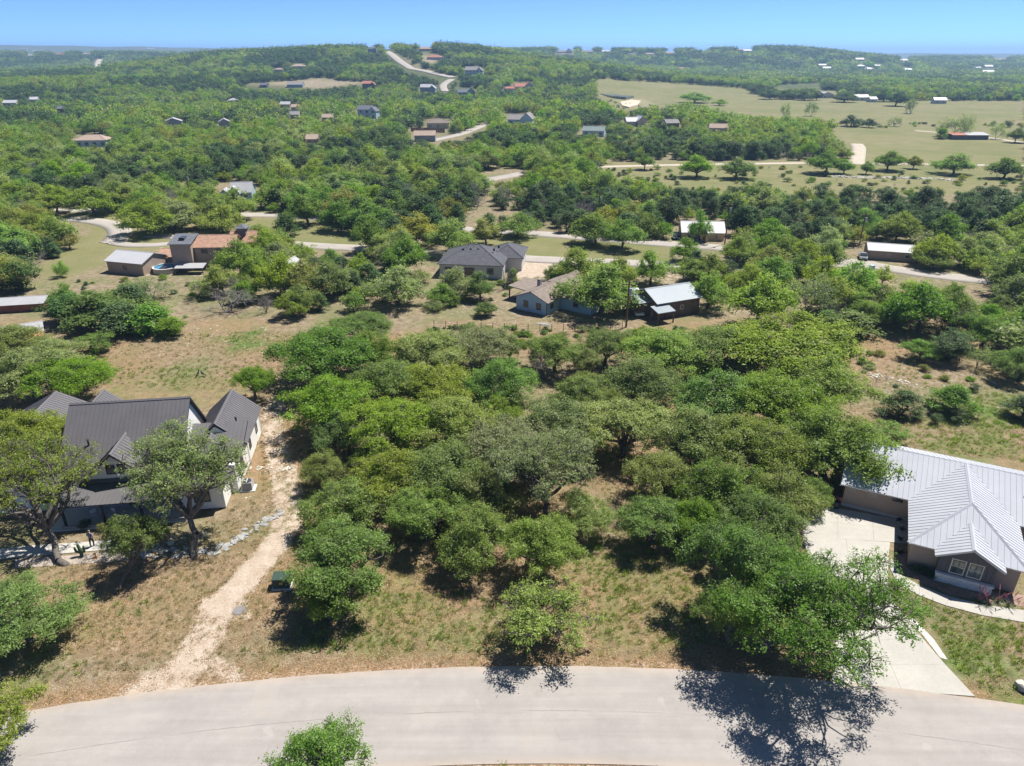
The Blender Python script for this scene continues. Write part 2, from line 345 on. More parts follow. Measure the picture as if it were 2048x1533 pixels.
ribbon('side_road', px2xy([(300, 470), (480, 482), (640, 493), (720, 497), (870, 508), (1000, 515), (1090, 520), (1200, 524), (1330, 530), (1480, 534), (1620, 530), (1760, 530)]), 5.4, ROADM2, z=.05)
ribbon('spur_road', px2xy([(135, 437), (190, 443), (228, 452), (240, 466), (228, 483), (212, 488)]), 5.6, ROADM2, z=.07)
ribbon('spur_road', px2xy([(222, 482), (250, 490), (300, 491), (350, 487), (420, 480)]), 3.6, ROADM2, z=.09)
ribbon('gravel_road', px2xy([(1120, 337), (1210, 334), (1330, 331), (1450, 329), (1600, 327), (1760, 328), (1900, 330), (2150, 334)]), 5.0, GRAVELM)
ribbon('back_road', px2xy([(930, 366), (985, 358), (1045, 347), (1090, 338)]), 6.5, ROADM2)
ribbon('back_road', px2xy([(860, 282), (915, 270), (945, 259), (975, 247)]), 6.5, ROADM2, z=.05)
ribbon('dirt_track', px2xy([(1713, 327), (1716, 310), (1718, 296), (1712, 288)]), 6.0, GRAVELM, z=.05)
ribbon('dirt_track', px2xy([(1830, 262), (1880, 266), (1960, 274), (2060, 288)]), 5.0, GRAVELM)
ribbon('hill_road', far_xy([(772, 104), (784, 111), (797, 122), (812, 132), (833, 140), (870, 148), (905, 156)]), 11, ROADM2, z=.5, drape=True)
ribbon('hill_road', far_xy([(903, 160), (893, 166), (886, 173), (890, 184)]), 8, ROADM2, z=.5, drape=True)
ribbon('hill_road', far_xy([(193, 136), (196, 127), (200, 119)]), 16, GRAVELM, z=.6, drape=True)

def flat_sheet(name, px, mat, dz, depth):
    P_ = [at(*p) for p in px]; z = sum(p.z for p in P_) / len(P_) + dz
    return tag(MB().prism([(p.x, p.y, z - depth) for p in P_][::-1], (0, 0, depth)).build(name, mat), kind='structure')
def river_():
    m, nt, b = newmat('river_water'); n = noise(nt, .3, 3, .5, pos(nt))
    nt.links.new(ramp(nt, n, [(.3, (.10, .12, .12)), (.7, (.16, .18, .17))]), b.inputs['Base Color']); b.inputs['Roughness'].default_value = .12
    bump(nt, b, n, .1, .1)
    flat_sheet('river', [(1182, 181), (1190, 178), (1204, 181), (1222, 186), (1240, 194), (1268, 196), (1252, 200), (1226, 197), (1204, 190)], m, .2, 3)
    flat_sheet('gravel_bar', [(1240, 206), (1262, 200), (1282, 203), (1275, 212), (1258, 217), (1244, 213)], paint('pale_gravel', (.55, .43, .33), .9, .15, .1), .6, 3)
river_()

# ------------------------------------------------------------------ building kit
def clip_poly(poly, e, lo, hi):
    out = [Vector(p) for p in poly]
    for sgn, lim in ((1, hi), (-1, -lo)):
        res = []
        for i, p in enumerate(out):
            q = out[i - 1]; dp = sgn * p.dot(e) - lim; dq = sgn * q.dot(e) - lim
            if (dp <= 0) != (dq <= 0): res.append(q + (p - q) * (dq / (dq - dp)))
            if dp <= 0: res.append(p)
        out = res
        if len(out) < 3: return []
    return out
def normal(poly):
    n = Vector((0, 0, 0))
    for i, p in enumerate(poly):
        a = Vector(p); b = Vector(poly[(i + 1) % len(poly)]); n += a.cross(b)
    n.normalize(); return n if n.z >= 0 else -n
def orient(poly):
    P_ = [Vector(p) for p in poly]; n = Vector((0, 0, 0))
    for i, p in enumerate(P_): n += p.cross(P_[(i + 1) % len(P_)])
    return P_ if n.z >= 0 else P_[::-1]
def roof(parent, slopes, mat, under, pw=None, thick=.14, name='roof', caps=(), capmat=None):
    """slopes: polygons of the roof planes; with pw each plane is laid with standing-seam panels of that width"""
    mb = MB(); fl = []
    for poly in slopes:
        P_ = orient(poly); n = normal(P_); fl.append((P_, n)); mb.prism([p - n * thick for p in P_], n * (thick - (.004 if pw else 0)))
    ro = mb.build(name, under if pw else mat, parent)
    if pw:
        for P_, n in fl:
            h = Vector((-n.y, n.x, 0)).normalized(); ds = [p.dot(h) for p in P_]; lo, hi = min(ds), max(ds)
            k = max(1, round((hi - lo) / pw)); w = (hi - lo) / k
            for i in range(k):
                a, b = lo + i * w, lo + (i + 1) * w
                q = clip_poly(P_, h, a, b - .006)
                if len(q) < 3: continue
                m = MB(); m.prism(q, n * .02)
                e = clip_poly(P_, h, a, a + .035)
                if len(e) >= 3: m.prism([p + n * .021 for p in e], n * .032)
                m.build('roof_panel', mat, ro)
    for a, b in caps:
        a = Vector(a); b = Vector(b); d = (b - a).normalized(); s = d.cross(Vector((0, 0, 1))).normalized(); u = s.cross(d)
        m = MB(); m.prism([a + s * .17 - u * .03, a + u * .105, a - s * .17 - u * .03], b - a); m.build('ridge_cap', capmat or mat, ro)
    return ro
def gable(u0, u1, v0, v1, ze, zr, axis, ou=.45, ov=.45, at_=None):
    """two slopes of a gable roof over a rectangle; the ridge runs along axis; ov is the eave, ou the gable overhang"""
    if axis == 'u':
        c = (v0 + v1) / 2 if at_ is None else at_; s0 = (zr - ze) / (c - v0); s1 = (zr - ze) / (v1 - c); a, b = u0 - ou, u1 + ou
        return [[(a, v0 - ov, ze - s0 * ov), (b, v0 - ov, ze - s0 * ov), (b, c, zr), (a, c, zr)], [(b, v1 + ov, ze - s1 * ov), (a, v1 + ov, ze - s1 * ov), (a, c, zr), (b, c, zr)]], [((a, c, zr), (b, c, zr))]
    c = (u0 + u1) / 2 if at_ is None else at_; s0 = (zr - ze) / (c - u0); s1 = (zr - ze) / (u1 - c); a, b = v0 - ou, v1 + ou
    return [[(u0 - ov, a, ze - s0 * ov), (c, a, zr), (c, b, zr), (u0 - ov, b, ze - s0 * ov)], [(u1 + ov, a, ze - s1 * ov), (u1 + ov, b, ze - s1 * ov), (c, b, zr), (c, a, zr)]], [((c, a, zr), (c, b, zr))]
def hip(u0, u1, v0, v1, ze, zr, ov=.45):
    u0 -= ov; u1 += ov; v0 -= ov; v1 += ov; W, D = u1 - u0, v1 - v0
    if W >= D:
        c = (v0 + v1) / 2; a = (u0 + D / 2 * .98, c, zr); b = (u1 - D / 2 * .98, c, zr)
        A, B, C, Dd = (u0, v0, ze), (u1, v0, ze), (u1, v1, ze), (u0, v1, ze)
        return [[A, B, b, a], [B, C, b], [C, Dd, a, b], [Dd, A, a]], [(a, b), (A, a), (B, b), (C, b), (Dd, a)]
    c = (u0 + u1) / 2; a = (c, v0 + W / 2 * .98, zr); b = (c, v1 - W / 2 * .98, zr)
    A, B, C, Dd = (u0, v0, ze), (u1, v0, ze), (u1, v1, ze), (u0, v1, ze)
    return [[A, B, a], [B, C, b, a], [C, Dd, b], [Dd, A, a, b]], [(a, b), (A, a), (B, a), (C, b), (Dd, b)]
def walls(parent, u0, u1, v0, v1, z0, ze, mat, zr=None, axis=None, at_=None, name='wall'):
    m = MB(); e = .012
    if zr is None: m.box(u0, u1, v0, v1, z0, ze)
    elif axis == 'u':
        c = (v0 + v1) / 2 if at_ is None else at_
        m.prism([(u0, v0, z0), (u0, v1, z0), (u0, v1, ze - e), (u0, c, zr - .12), (u0, v0, ze - e)], (u1 - u0, 0, 0))
    else:
        c = (u0 + u1) / 2 if at_ is None else at_
        m.prism([(u0, v0, z0), (u0, v0, ze - e), (c, v0, zr - .12), (u1, v0, ze - e), (u1, v0, z0)], (0, v1 - v0, 0))
    return m.build(name, mat, parent)
def window(parent, p, face, w, h, fm, mull=1, cross=0, glass=None, name='window', fw=.08):
    """p: sill centre on the wall; face: direction the wall looks in local frame (angle)"""
    t = Vector((-math.sin(face), math.cos(face), 0)); n = Vector((math.cos(face), math.sin(face), 0)); p = Vector(p); up = Vector((0, 0, 1))
    def bar(m, s0, s1, z0, z1, d0, d1):
        m.add([p + t * s + up * z + n * d for d in (d0, d1) for z in (z0, z1) for s in (s0, s1)], [(0, 2, 3, 1), (4, 5, 7, 6), (0, 1, 5, 4), (2, 6, 7, 3), (0, 4, 6, 2), (1, 3, 7, 5)])
    m = MB(); a = w / 2
    bar(m, -a, -a + fw, 0, h, -.03, .05); bar(m, a - fw, a, 0, h, -.03, .05); bar(m, -a + fw, a - fw, 0, fw, -.03, .05); bar(m, -a + fw, a - fw, h - fw, h, -.03, .05)
    for i in range(1, mull): s = -a + w * i / mull; bar(m, s - fw * .35, s + fw * .35, fw, h - fw, -.03, .042)
    for i in range(1, cross + 1): z = h * i / (cross + 1); bar(m, -a + fw, a - fw, z - fw * .3, z + fw * .3, -.03, .036)
    o = m.build(name, fm, parent)
    g = MB(); bar(g, -a + fw, a - fw, fw, h - fw, -.03, .012); g.build('pane', glass or GLASS, o)
    return o
def door(parent, p, face, w, h, dm, fm):
    o = window(parent, p, face, w, h, fm, 1, 0, dm, 'door', .1)
    for c in o.children: c.name = 'leaf'
    return o
def posts(parent, pts, z0, z1, r, mat, name='post'):
    for x, y in pts: MB().box(x - r, x + r, y - r, y + r, z0, z1).build(name, mat, parent)
LEFTM = -math.pi; FRONT = -math.pi / 2; BACK = math.pi / 2; RIGHT = 0.0

WHITE = paint('white_stucco', (.74, .73, .70), .85, .05, .6); TRIMB = paint('black_trim', (.022, .022, .024), .5); DARKROOF = paint('charcoal_metal', (.115, .110, .116), .6, .08, .5, 0.0, .3)
LIGHTROOF = paint('galvalume_metal', (.40, .415, .45), .75, .06, .35, 0.0, .2); TANW = paint('tan_stucco', (.34, .27, .215), .9, .06, .7); GREYSID = paint('grey_siding', (.12, .117, .122), .7, .08)
CONC = paint('concrete', (.56, .54, .50), .85, .08, .5, fine=9); WOOD = paint('weathered_wood', (.18, .10, .06), .85, .25, 2); WHITEP = paint('white_paint', (.62, .62, .6), .5, .04); LIMESTONE = paint('limestone', (.46, .43, .37), .9, .14, 1.5, bmp=.4)
STONEG = paint('grey_fieldstone', (.30, .30, .29), .95, .28, 1.6, bmp=.5); DARKM = paint('dark_metal', (.04, .042, .045), .45, .1); SOIL = paint('pinkish_mulch', (.27, .19, .15), .95, .25, 1.5, fine=9); RUST = paint('rusty_red', (.23, .085, .055), .85, .2, 1.2)

# ------------------------------------------------------------------ left house: white stucco, charcoal standing-seam roofs
def left_house():
    t = thing('house', 'white stucco house with big charcoal standing-seam roofs beside the dirt track', 'house', (-27.5, 59.4, 0), R(8))
    # slab
    MB().box(-16, -3.9, -4.6, 11, -.3, .12).build('foundation', CONC, t)
    # main block
    walls(t, -15.8, -5.0, -1.1, 9.2, .1, 3.3, WHITE, 8.15, 'u', 5.3)
    s, c = gable(-15.8, -5.0, -1.1, 9.2, 3.42, 8.3, 'u', .35, .5, 5.3); roof(t, s, DARKROOF, TRIMB, .42, caps=c)
    # porch
    ro = roof(t, [[(-14.9, -4.5, 2.5), (-3.9, -4.5, 2.5), (-3.9, -1.12, 3.02), (-14.9, -1.12, 3.02)]], DARKROOF, TRIMB, .42, name='porch_roof')
    posts(t, [(-14.6, -4.25), (-11.2, -4.25), (-7.8, -4.25), (-4.3, -4.25)], .12, 2.4, .09, TRIMB)
    MB().box(-14.9, -3.9, -4.55, -4.42, .12, .42).build('porch_kerb', paint('grey_stone_kerb', (.25, .24, .23), .9), t)
    window(t, (-12.6, -1.1, .9), FRONT, 1.7, 1.4, TRIMB, 2); window(t, (-6.4, -1.1, .9), FRONT, 1.5, 1.4, TRIMB, 2); door(t, (-9.6, -1.1, .14), FRONT, 1.2, 2.2, paint('dark_door', (.05, .04, .035), .5), TRIMB)
    # front dormer gable
    m = MB(); m.prism([(-13.5, -1.25, 3.0), (-13.5, -1.25, 3.3), (-10.4, -1.25, 5.95), (-7.3, -1.25, 3.3), (-7.3, -1.25, 3.0)], (0, 3.6, 0)); m.build('dormer_wall', WHITE, t)
    s, c = gable(-13.5, -7.3, -1.25, 2.4, 3.42, 6.15, 'v', .55, .35); roof(t, s, DARKROOF, TRIMB, .42, name='dormer_roof', caps=c)
    window(t, (-10.9, -1.25, 3.75), FRONT, .85, 1.05, TRIMB); window(t, (-9.85, -1.25, 3.75), FRONT, .85, 1.05, TRIMB)
    # right wing: rear gable, raised middle slope, front gable
    walls(t, -5.1, 0, 4.2, 12.3, .1, 3.2, WHITE, 5.4, 'v'); s, c = gable(-5.1, 0, 4.6, 12.3, 3.3, 5.55, 'v', .35, .35); roof(t, s, DARKROOF, TRIMB, .42, caps=c)
    walls(t, -4.95, -.03, -.2, 5.4, .1, 3.18, WHITE); m = MB(); m.prism([(-4.9, 1, 3.1), (-4.9, 5.3, 3.1), (-4.9, 5.3, 4.85), (-4.9, 1, 3.3)], (4.7, 0, 0)); m.build('wall', WHITE, t)
    roof(t, [[(-4.95, .35, 3.22), (.45, .35, 3.22), (.45, 5.6, 5.05), (-4.95, 5.6, 5.05)]], DARKROOF, TRIMB, .42, thick=.2)
    walls(t, -4.8, -.7, -2.9, .4, .1, 3.0, WHITE, 4.75, 'v'); s, c = gable(-4.8, -.7, -2.9, 3.2, 3.1, 4.85, 'v', .4, .4); roof(t, s, DARKROOF, TRIMB, .42, caps=c)
    for v in (2.5, 6.5, 10): window(t, (0, v, 1.2), RIGHT, .9, 1.1, TRIMB)
    window(t, (-2.7, -2.9, .9), FRONT, 1.5, 1.3, TRIMB, 2)
    for v in (5.25, 11.9): MB().tube((.08, v, .1), (.08, v, 3.1), .05, .05, 6).build('downspout', WHITE, t)
    # left wing
    walls(t, -26.5, -17.2, 4.5, 14, .1, 3.2, WHITE, 5.6, 'v'); s, c = gable(-26.5, -17.2, 4.5, 14, 3.3, 5.75, 'v', .4, .4, -21.8); roof(t, s, DARKROOF, TRIMB, .42, caps=c)
    walls(t, -19.6, -15.4, 6.2, 15.5, .1, 3.1, WHITE, 4.6, 'v'); s, c = gable(-19.6, -15.4, 6.2, 15.5, 3.2, 5.0, 'v', .4, .4); roof(t, s, DARKROOF, TRIMB, .42, caps=c)
    walls(t, -26, -15.9, -1.0, 6, .1, 2.9, WHITE, 4.5, 'u'); s, c = gable(-26, -15.95, -1.0, 6, 3.0, 4.7, 'u', 0, .4); roof(t, s, DARKROOF, TRIMB, .42, caps=c)
    for u, v, z in ((-13.6, 1.6, 5.75), (-2.2 + 1.2, 6.6, 4.62), (-18.2, 8.5, 4.05)): MB().tube((u, v, z - .3), (u, v, z + .35), .09, .09, 8).tube((u, v, z + .35), (u, v, z + .42), .15, .12, 8).build('roof_vent', DARKM, t)
    window(t, (-17.6, -1.0, .9), FRONT, 1.5, 1.3, TRIMB, 2); window(t, (-21, -1.0, .9), FRONT, 1.5, 1.3, TRIMB, 2)
    return t
LH = left_house()
# air conditioner on its pad
def air_conditioner(loc):
    t = thing('air_conditioner', 'grey air conditioning unit on a concrete pad at the white house wall', 'air conditioner', loc, R(8))
    MB().box(-.75, .75, -.65, .65, -.05, .1).build('pad', CONC, t)
    MB().box(-.48, .48, -.48, .48, .1, .95).build('cabinet', paint('ac_grey', (.23, .235, .24), .6), t)
    m = MB()
    for i in range(9):
        z = .18 + i * .085; m.box(-.495, .495, -.495, -.482, z, z + .04); m.box(.482, .495, -.495, .495, z, z + .04)
    m.build('louvre', paint('ac_fins', (.36, .36, .36), .5), t)
    MB().tube((0, 0, .95), (0, 0, .99), .42, .42, 20).build('fan_guard', DARKM, t)
    m = MB()
    for k in range(4): a = k * math.pi / 2; m.box(-.03, .03, .02, .38, .992, 1.0) if k == 0 else m.tube((0, 0, .998), (.36 * math.cos(a), .36 * math.sin(a), .998), .04, .05, 4)
    m.build('fan_blade', paint('fan_white', (.6, .6, .6), .5), t)
air_conditioner(G(497, 978))
# ------------------------------------------------------------------ right house: tan stucco, pale metal roof
def right_house():
    t = thing('house', 'tan stucco house with pale standing-seam metal roof and grey gable at the concrete drive', 'house', (37.34, 54.31, 0), R(-27))
    walls(t, -5.75, 16, 0, 9.8, -.2, 2.7, TANW, 4.62, 'u', 4.9)
    MB().box(-5.79, .02, -.045, 9.85, -.2, .32).build('base_course', paint('pale_base', (.5, .47, .43), .9), t)
    cz = 4.9; e = 2.55
    A, B = (-6.2, 4.9, 4.75), (16.4, 4.9, 4.75)
    V0 = (-.45, -.45, e)                              # valley starts at the inner corner
    HP = (4.0, -2.35, 4.78); RM = (4.0, 4.88, 4.80)      # front-wing ridge
    L = (-.45, -7.45, e); Q = (8.25, -7.45, e)
    g = [[(-6.2, -.45, e), V0, RM, (A[0], 4.9, 4.75)],
         [(8.25, -.45, e), (16.4, -.45, e), B, RM],
         [(-6.2, 10.25, e), (16.4, 10.25, e), B, A],
         [V0, L, HP, RM], [Q, (8.25, -.45, e), RM, HP], [L, Q, HP]]
    ro = roof(t, g, LIGHTROOF, WHITEP, .45, caps=[(A, B), (HP, RM), (L, HP), (Q, HP)])
    MB().box(-6.25, -6.21, -.5, 4.9, 2.4, 2.44).build('gutter', WHITEP, t)
    walls(t, 0, 7.75, -6.95, .5, -.2, 2.6, TANW)
    # bump-out with grey board-and-batten gable
    m = MB(); m.prism([(2.0, -7.85, .0), (2.0, -7.85, 2.72), (4.0, -7.85, 3.72), (6.0, -7.85, 2.72), (6.0, -7.85, 0)], (0, 1.6, 0)); bw = m.build('gable_wall', GREYSID, t)
    for i in range(10):
        u = 2.2 + i * .4; zt = 2.70 + (2 - abs(u - 4)) * .5
        MB().box(u - .025, u + .025, -7.885, -7.852, .9, zt - .05).build('batten', GREYSID, bw)
    s, c = gable(2.0, 6.0, -7.85, -4.2, 2.85, 3.95, 'v', .55, .5); roof(t, s, LIGHTROOF, WHITEP, .45, name='gable_roof', caps=c)
    wf = paint('pale_window_frame', (.62, .6, .5), .5)
    gl, nt, b = newmat('reflective_glass'); b.inputs['Base Color'].default_value = (.10, .125, .12, 1); b.inputs['Roughness'].default_value = .05; b.inputs['Specular IOR Level'].default_value = 1.0
    nt.links.new(ramp(nt, noise(nt, .7, 2, .5, pos(nt)), [(.35, (.05, .07, .065)), (.65, (.16, .2, .19))]), b.inputs['Base Color'])
    window(t, (3.35, -7.85, .98), FRONT, 1.05, 1.45, wf, 1, 1, gl); window(t, (4.6, -7.85, .98), FRONT, 1.05, 1.45, wf, 1, 1, gl)
    pl = MB().box(2.0, 6.05, -8.12, -7.86, 0, .74).build('stone_wainscot', paint('mortar', (.42, .40, .36), .95), t)
    rng = random.Random(5)
    for r in range(3):
        u = 1.98 - (.2 if r % 2 else 0)
        while u < 6.05:
            w = rng.uniform(.38, .55); a, b2 = max(u, 1.98), min(u + w, 6.07)
            if b2 - a > .1: MB().box(a, b2 - .025, -8.16 - rng.random() * .02, -8.0, .02 + r * .245, .245 + r * .245).build('stone_block', paint('white_limestone', (.70, .68, .63), .9, .08, 1.5, bmp=.4), pl)
            u += w
    MB().box(1.93, 6.12, -8.22, -7.87, .755, .85).build('stone_cap', paint('white_limestone', (.70, .68, .63)), t)
    for u in (-5.0, -3.3): window(t, (u, 0, 1.75), FRONT, .85, .42, paint('pale_vent', (.42, .38, .33), .8), 1, 0, paint('vent_panel', (.34, .31, .27), .8), 'wall_vent')
    window(t, (-1.2, 0, 1.85), FRONT, .85, .36, TRIMB, 1, 0, None)
    window(t, (8.6, 2.6, 3.85), FRONT, .1, .1, TRIMB)
    MB().box(.02, .14, -7.0, -6.98, 2.2, 2.45).build('wall_lamp', DARKM, t)
    m = MB(); m.box(9.6, 10.4, .5, .62, 2.9, 3.6).build('chimney_cap', paint('dark_red', (.10, .03, .03), .6), t)
    return t
RHh = right_house()

# ------------------------------------------------------------------ drive, walks, kerbs
def slabs(name, quads, mat, z0=-.1, z1=.05, gap=.008):
    """concrete laid in separate slabs"""
    e = tag(link(name, None), kind='structure')
    for q in quads:
        P_ = [Vector((p[0], p[1], 0)) for p in q]; c = sum(P_, Vector()) / len(P_)
        P_ = [p + (c - p).normalized() * gap for p in P_]
        if normal([(p.x, p.y, 0) for p in P_]).z > 0 and sum((P_[i].x * P_[(i + 1) % len(P_)].y - P_[(i + 1) % len(P_)].x * P_[i].y) for i in range(len(P_))) < 0: P_ = P_[::-1]
        MB().prism([(p.x, p.y, z0) for p in P_], (0, 0, z1 - z0)).build('slab', mat, e)
    return e
DRIVE = paint('drive_concrete', (.385, .368, .33), .85, .09, .35, fine=6)
def strip_quads(left, right, cols=2):
    out = []
    for i in range(len(left) - 1):
        for c in range(cols):
            f0, f1 = c / cols, (c + 1) / cols
            a = [l + (r - l) * f for l, r, f in ((left[i], right[i], f0), (left[i], right[i], f1), (left[i + 1], right[i + 1], f1), (left[i + 1], right[i + 1], f0))]
            out.append(a)
    return out
dl = [G(*p) for p in ((1660, 1372), (1672, 1330), (1668, 1285), (1655, 1240), (1640, 1190), (1620, 1130), (1605, 1075))]
dr = [G(*p) for p in ((1950, 1394), (1890, 1330), (1845, 1278), (1805, 1230), (1775, 1180), (1776, 1128), (1780, 1085))]
slabs('driveway', strip_quads(dl, dr, 2), DRIVE)
ul = [G(*p) for p in ((1605, 1075), (1606, 1040), (1612, 1006))]; ur = [G(*p) for p in ((1820, 1088), (1817, 1062), (1814, 1043))]
slabs('driveway', strip_quads(ul, ur, 3), DRIVE, gap=.009)
wl = [G(*p) for p in ((1783, 1118), (1800, 1150), (1840, 1172), (1900, 1195), (1975, 1212), (2048, 1222), (2120, 1232))]; wr = [G(*p) for p in ((1776, 1130), (1795, 1168), (1838, 1192), (1890, 1212), (1965, 1232), (2048, 1246), (2120, 1258))]
slabs('garden_walk', strip_quads(wl, wr, 1), DRIVE, z1=.06)
hw0 = [G(*p) for p in ((-40, 1104), (40, 1094), (130, 1088), (200, 1083), (262, 1078))]; hw1 = [G(*p) for p in ((-40, 1124), (40, 1115), (130, 1108), (200, 1102), (262, 1096))]
slabs('front_walk', strip_quads(hw0, hw1, 1), paint('white_concrete', (.42, .405, .375), .85, .06, .5), z1=.06)
def bed(name, px, mat, z=.02):
    P_ = [G(*p) for p in px]; return tag(MB().prism([(p.x, p.y, -.1) for p in P_][::-1], (0, 0, .1 + z)).build(name, mat), kind='structure')
bed('planting_bed', [(1786, 1116), (1800, 1140), (1842, 1166), (1902, 1190), (1978, 1206), (2048, 1214), (2100, 1220), (2100, 1190), (2010, 1190), (1975, 1182), (1870, 1160), (1815, 1128), (1812, 1108)], SOIL)
bed('gravel_strip', [(1800, 1228), (1830, 1240), (1868, 1280), (1895, 1320), (1880, 1316), (1845, 1270), (1812, 1238)], paint('white_gravel', (.5, .47, .44), .95, .3, 6, fine=20), .025)
bed('planting_bed', [(30, 1120), (130, 1112), (262, 1100), (285, 1108), (260, 1122), (140, 1130), (30, 1138)], paint('grey_gravel_bed', (.33, .28, .24), .95, .25, 4, fine=18), .025)

# ------------------------------------------------------------------ trees: meshes
def leafmat(name, dark, mid, light, trans=.58):
    m, nt, b = newmat(name); nt.nodes.remove(b); out = nt.nodes['Material Output']
    a = nt.nodes.new('ShaderNodeAttribute'); a.attribute_name = 'tone'
    oi = nt.nodes.new('ShaderNodeObjectInfo')
    c = ramp(nt, a.outputs['Fac'], [(0.0, dark), (.5, mid), (1.0, light)])
    hsv = nt.nodes.new('ShaderNodeHueSaturation'); nt.links.new(c, hsv.inputs['Color'])
    nt.links.new(math_(nt, 'MULTIPLY_ADD', oi.outputs['Random'], .035, .49), hsv.inputs['Hue'])
    nt.links.new(math_(nt, 'MULTIPLY_ADD', math_(nt, 'FRACT', math_(nt, 'MULTIPLY', oi.outputs['Random'], 7.31)), .45, .98), hsv.inputs['Value'])
    nt.links.new(math_(nt, 'MULTIPLY_ADD', math_(nt, 'FRACT', math_(nt, 'MULTIPLY', oi.outputs['Random'], 3.7)), .3, .88), hsv.inputs['Saturation'])
    d = nt.nodes.new('ShaderNodeBsdfDiffuse'); t = nt.nodes.new('ShaderNodeBsdfTranslucent'); g = nt.nodes.new('ShaderNodeBsdfGlossy')
    g.inputs['Roughness'].default_value = .45
    nt.links.new(hsv.outputs[0], d.inputs[0])
    tc = mixc(nt, 1.0, hsv.outputs[0], (1.0, 1.15, .5), 'MULTIPLY'); nt.links.new(tc, t.inputs[0])
    mx = nt.nodes.new('ShaderNodeMixShader'); mx.inputs[0].default_value = trans; nt.links.new(d.outputs[0], mx.inputs[1]); nt.links.new(t.outputs[0], mx.inputs[2])
    m2 = nt.nodes.new('ShaderNodeMixShader'); m2.inputs[0].default_value = .015; nt.links.new(mx.outputs[0], m2.inputs[1]); nt.links.new(g.outputs[0], m2.inputs[2])
    nt.links.new(m2.outputs[0], out.inputs[0]); return m
LEAF = {
    'olive': leafmat('live_oak_olive', (.14, .175, .036), (.245, .295, .065), (.35, .385, .125)),
    'green': leafmat('live_oak_green', (.105, .16, .03), (.19, .27, .055), (.285, .36, .105)),
    'bright': leafmat('leaf_bright', (.13, .205, .026), (.225, .32, .052), (.315, .405, .10)),
    'grey': leafmat('live_oak_greygreen', (.165, .195, .075), (.28, .32, .135), (.40, .43, .24)),
    'juniper': leafmat('juniper_dark', (.034, .062, .022), (.074, .116, .042), (.13, .175, .072), .25),
    'shrub': leafmat('shrub_green', (.075, .135, .018), (.145, .23, .038), (.225, .31, .075), .4),
    'rust': leafmat('oak_flush', (.15, .15, .036), (.27, .265, .068), (.36, .35, .145)),
}
def barkmat(name, a, b_):
    m, nt, b = newmat(name); o = objco(nt)
    mp = nt.nodes.new('ShaderNodeMapping'); mp.inputs['Scale'].default_value = (6, 6, 1.5); nt.links.new(o, mp.inputs[0])
    n = noise(nt, 1.6, 4, .7, mp.outputs[0]); nt.links.new(ramp(nt, n, [(.3, a), (.7, b_)]), b.inputs['Base Color'])
    b.inputs['Roughness'].default_value = .95; b.inputs['Specular IOR Level'].default_value = .1; bump(nt, b, n, .6, .04); return m
BARK = barkmat('oak_bark', (.06, .05, .042), (.20, .18, .16)); GREYB = barkmat('bare_grey_bark', (.17, .155, .145), (.34, .32, .30))
NODES_DEPTH = 4
def tube_np(P0, P1, R0, R1, n):
    """many straight tapered tubes at once"""
    P0 = np.asarray(P0, float); P1 = np.asarray(P1, float); k = len(P0); d = P1 - P0; d /= np.linalg.norm(d, axis=1, keepdims=True) + 1e-9
    h = np.where(np.abs(d[:, 2:3]) > .9, [[1., 0, 0]], [[0, 0, 1.]]); s = np.cross(d, h); s /= np.linalg.norm(s, axis=1, keepdims=True) + 1e-9; t = np.cross(d, s)
    a = np.arange(n) * 2 * np.pi / n; ring = s[:, None] * np.cos(a)[None, :, None] + t[:, None] * np.sin(a)[None, :, None]
    V = np.concatenate([P0[:, None] + ring * np.asarray(R0)[:, None, None], P1[:, None] + ring * np.asarray(R1)[:, None, None]], 1)
    i = np.arange(n); j = (i + 1) % n; f = np.stack([i, j, j + n, i + n], -1)
    return V.reshape(-1, 3), (f[None] + (np.arange(k) * 2 * n)[:, None, None]).reshape(-1, 4)
def limb(p0, p1, r0, r1, rs, k=5, bend=.18, up=.1):
    t = np.linspace(0, 1, k + 1)[:, None]; L = np.linalg.norm(p1 - p0)
    p = p0 + (p1 - p0) * t + np.sin(t * np.pi) * (rs.randn(3) * bend * L * .5 + np.array([0, 0, up * L]))
    p[1:-1] += rs.randn(k - 1, 3) * L * (.035 if k < 6 else .02)
    r = r0 + (r1 - r0) * t[:, 0] ** .8
    return p, r
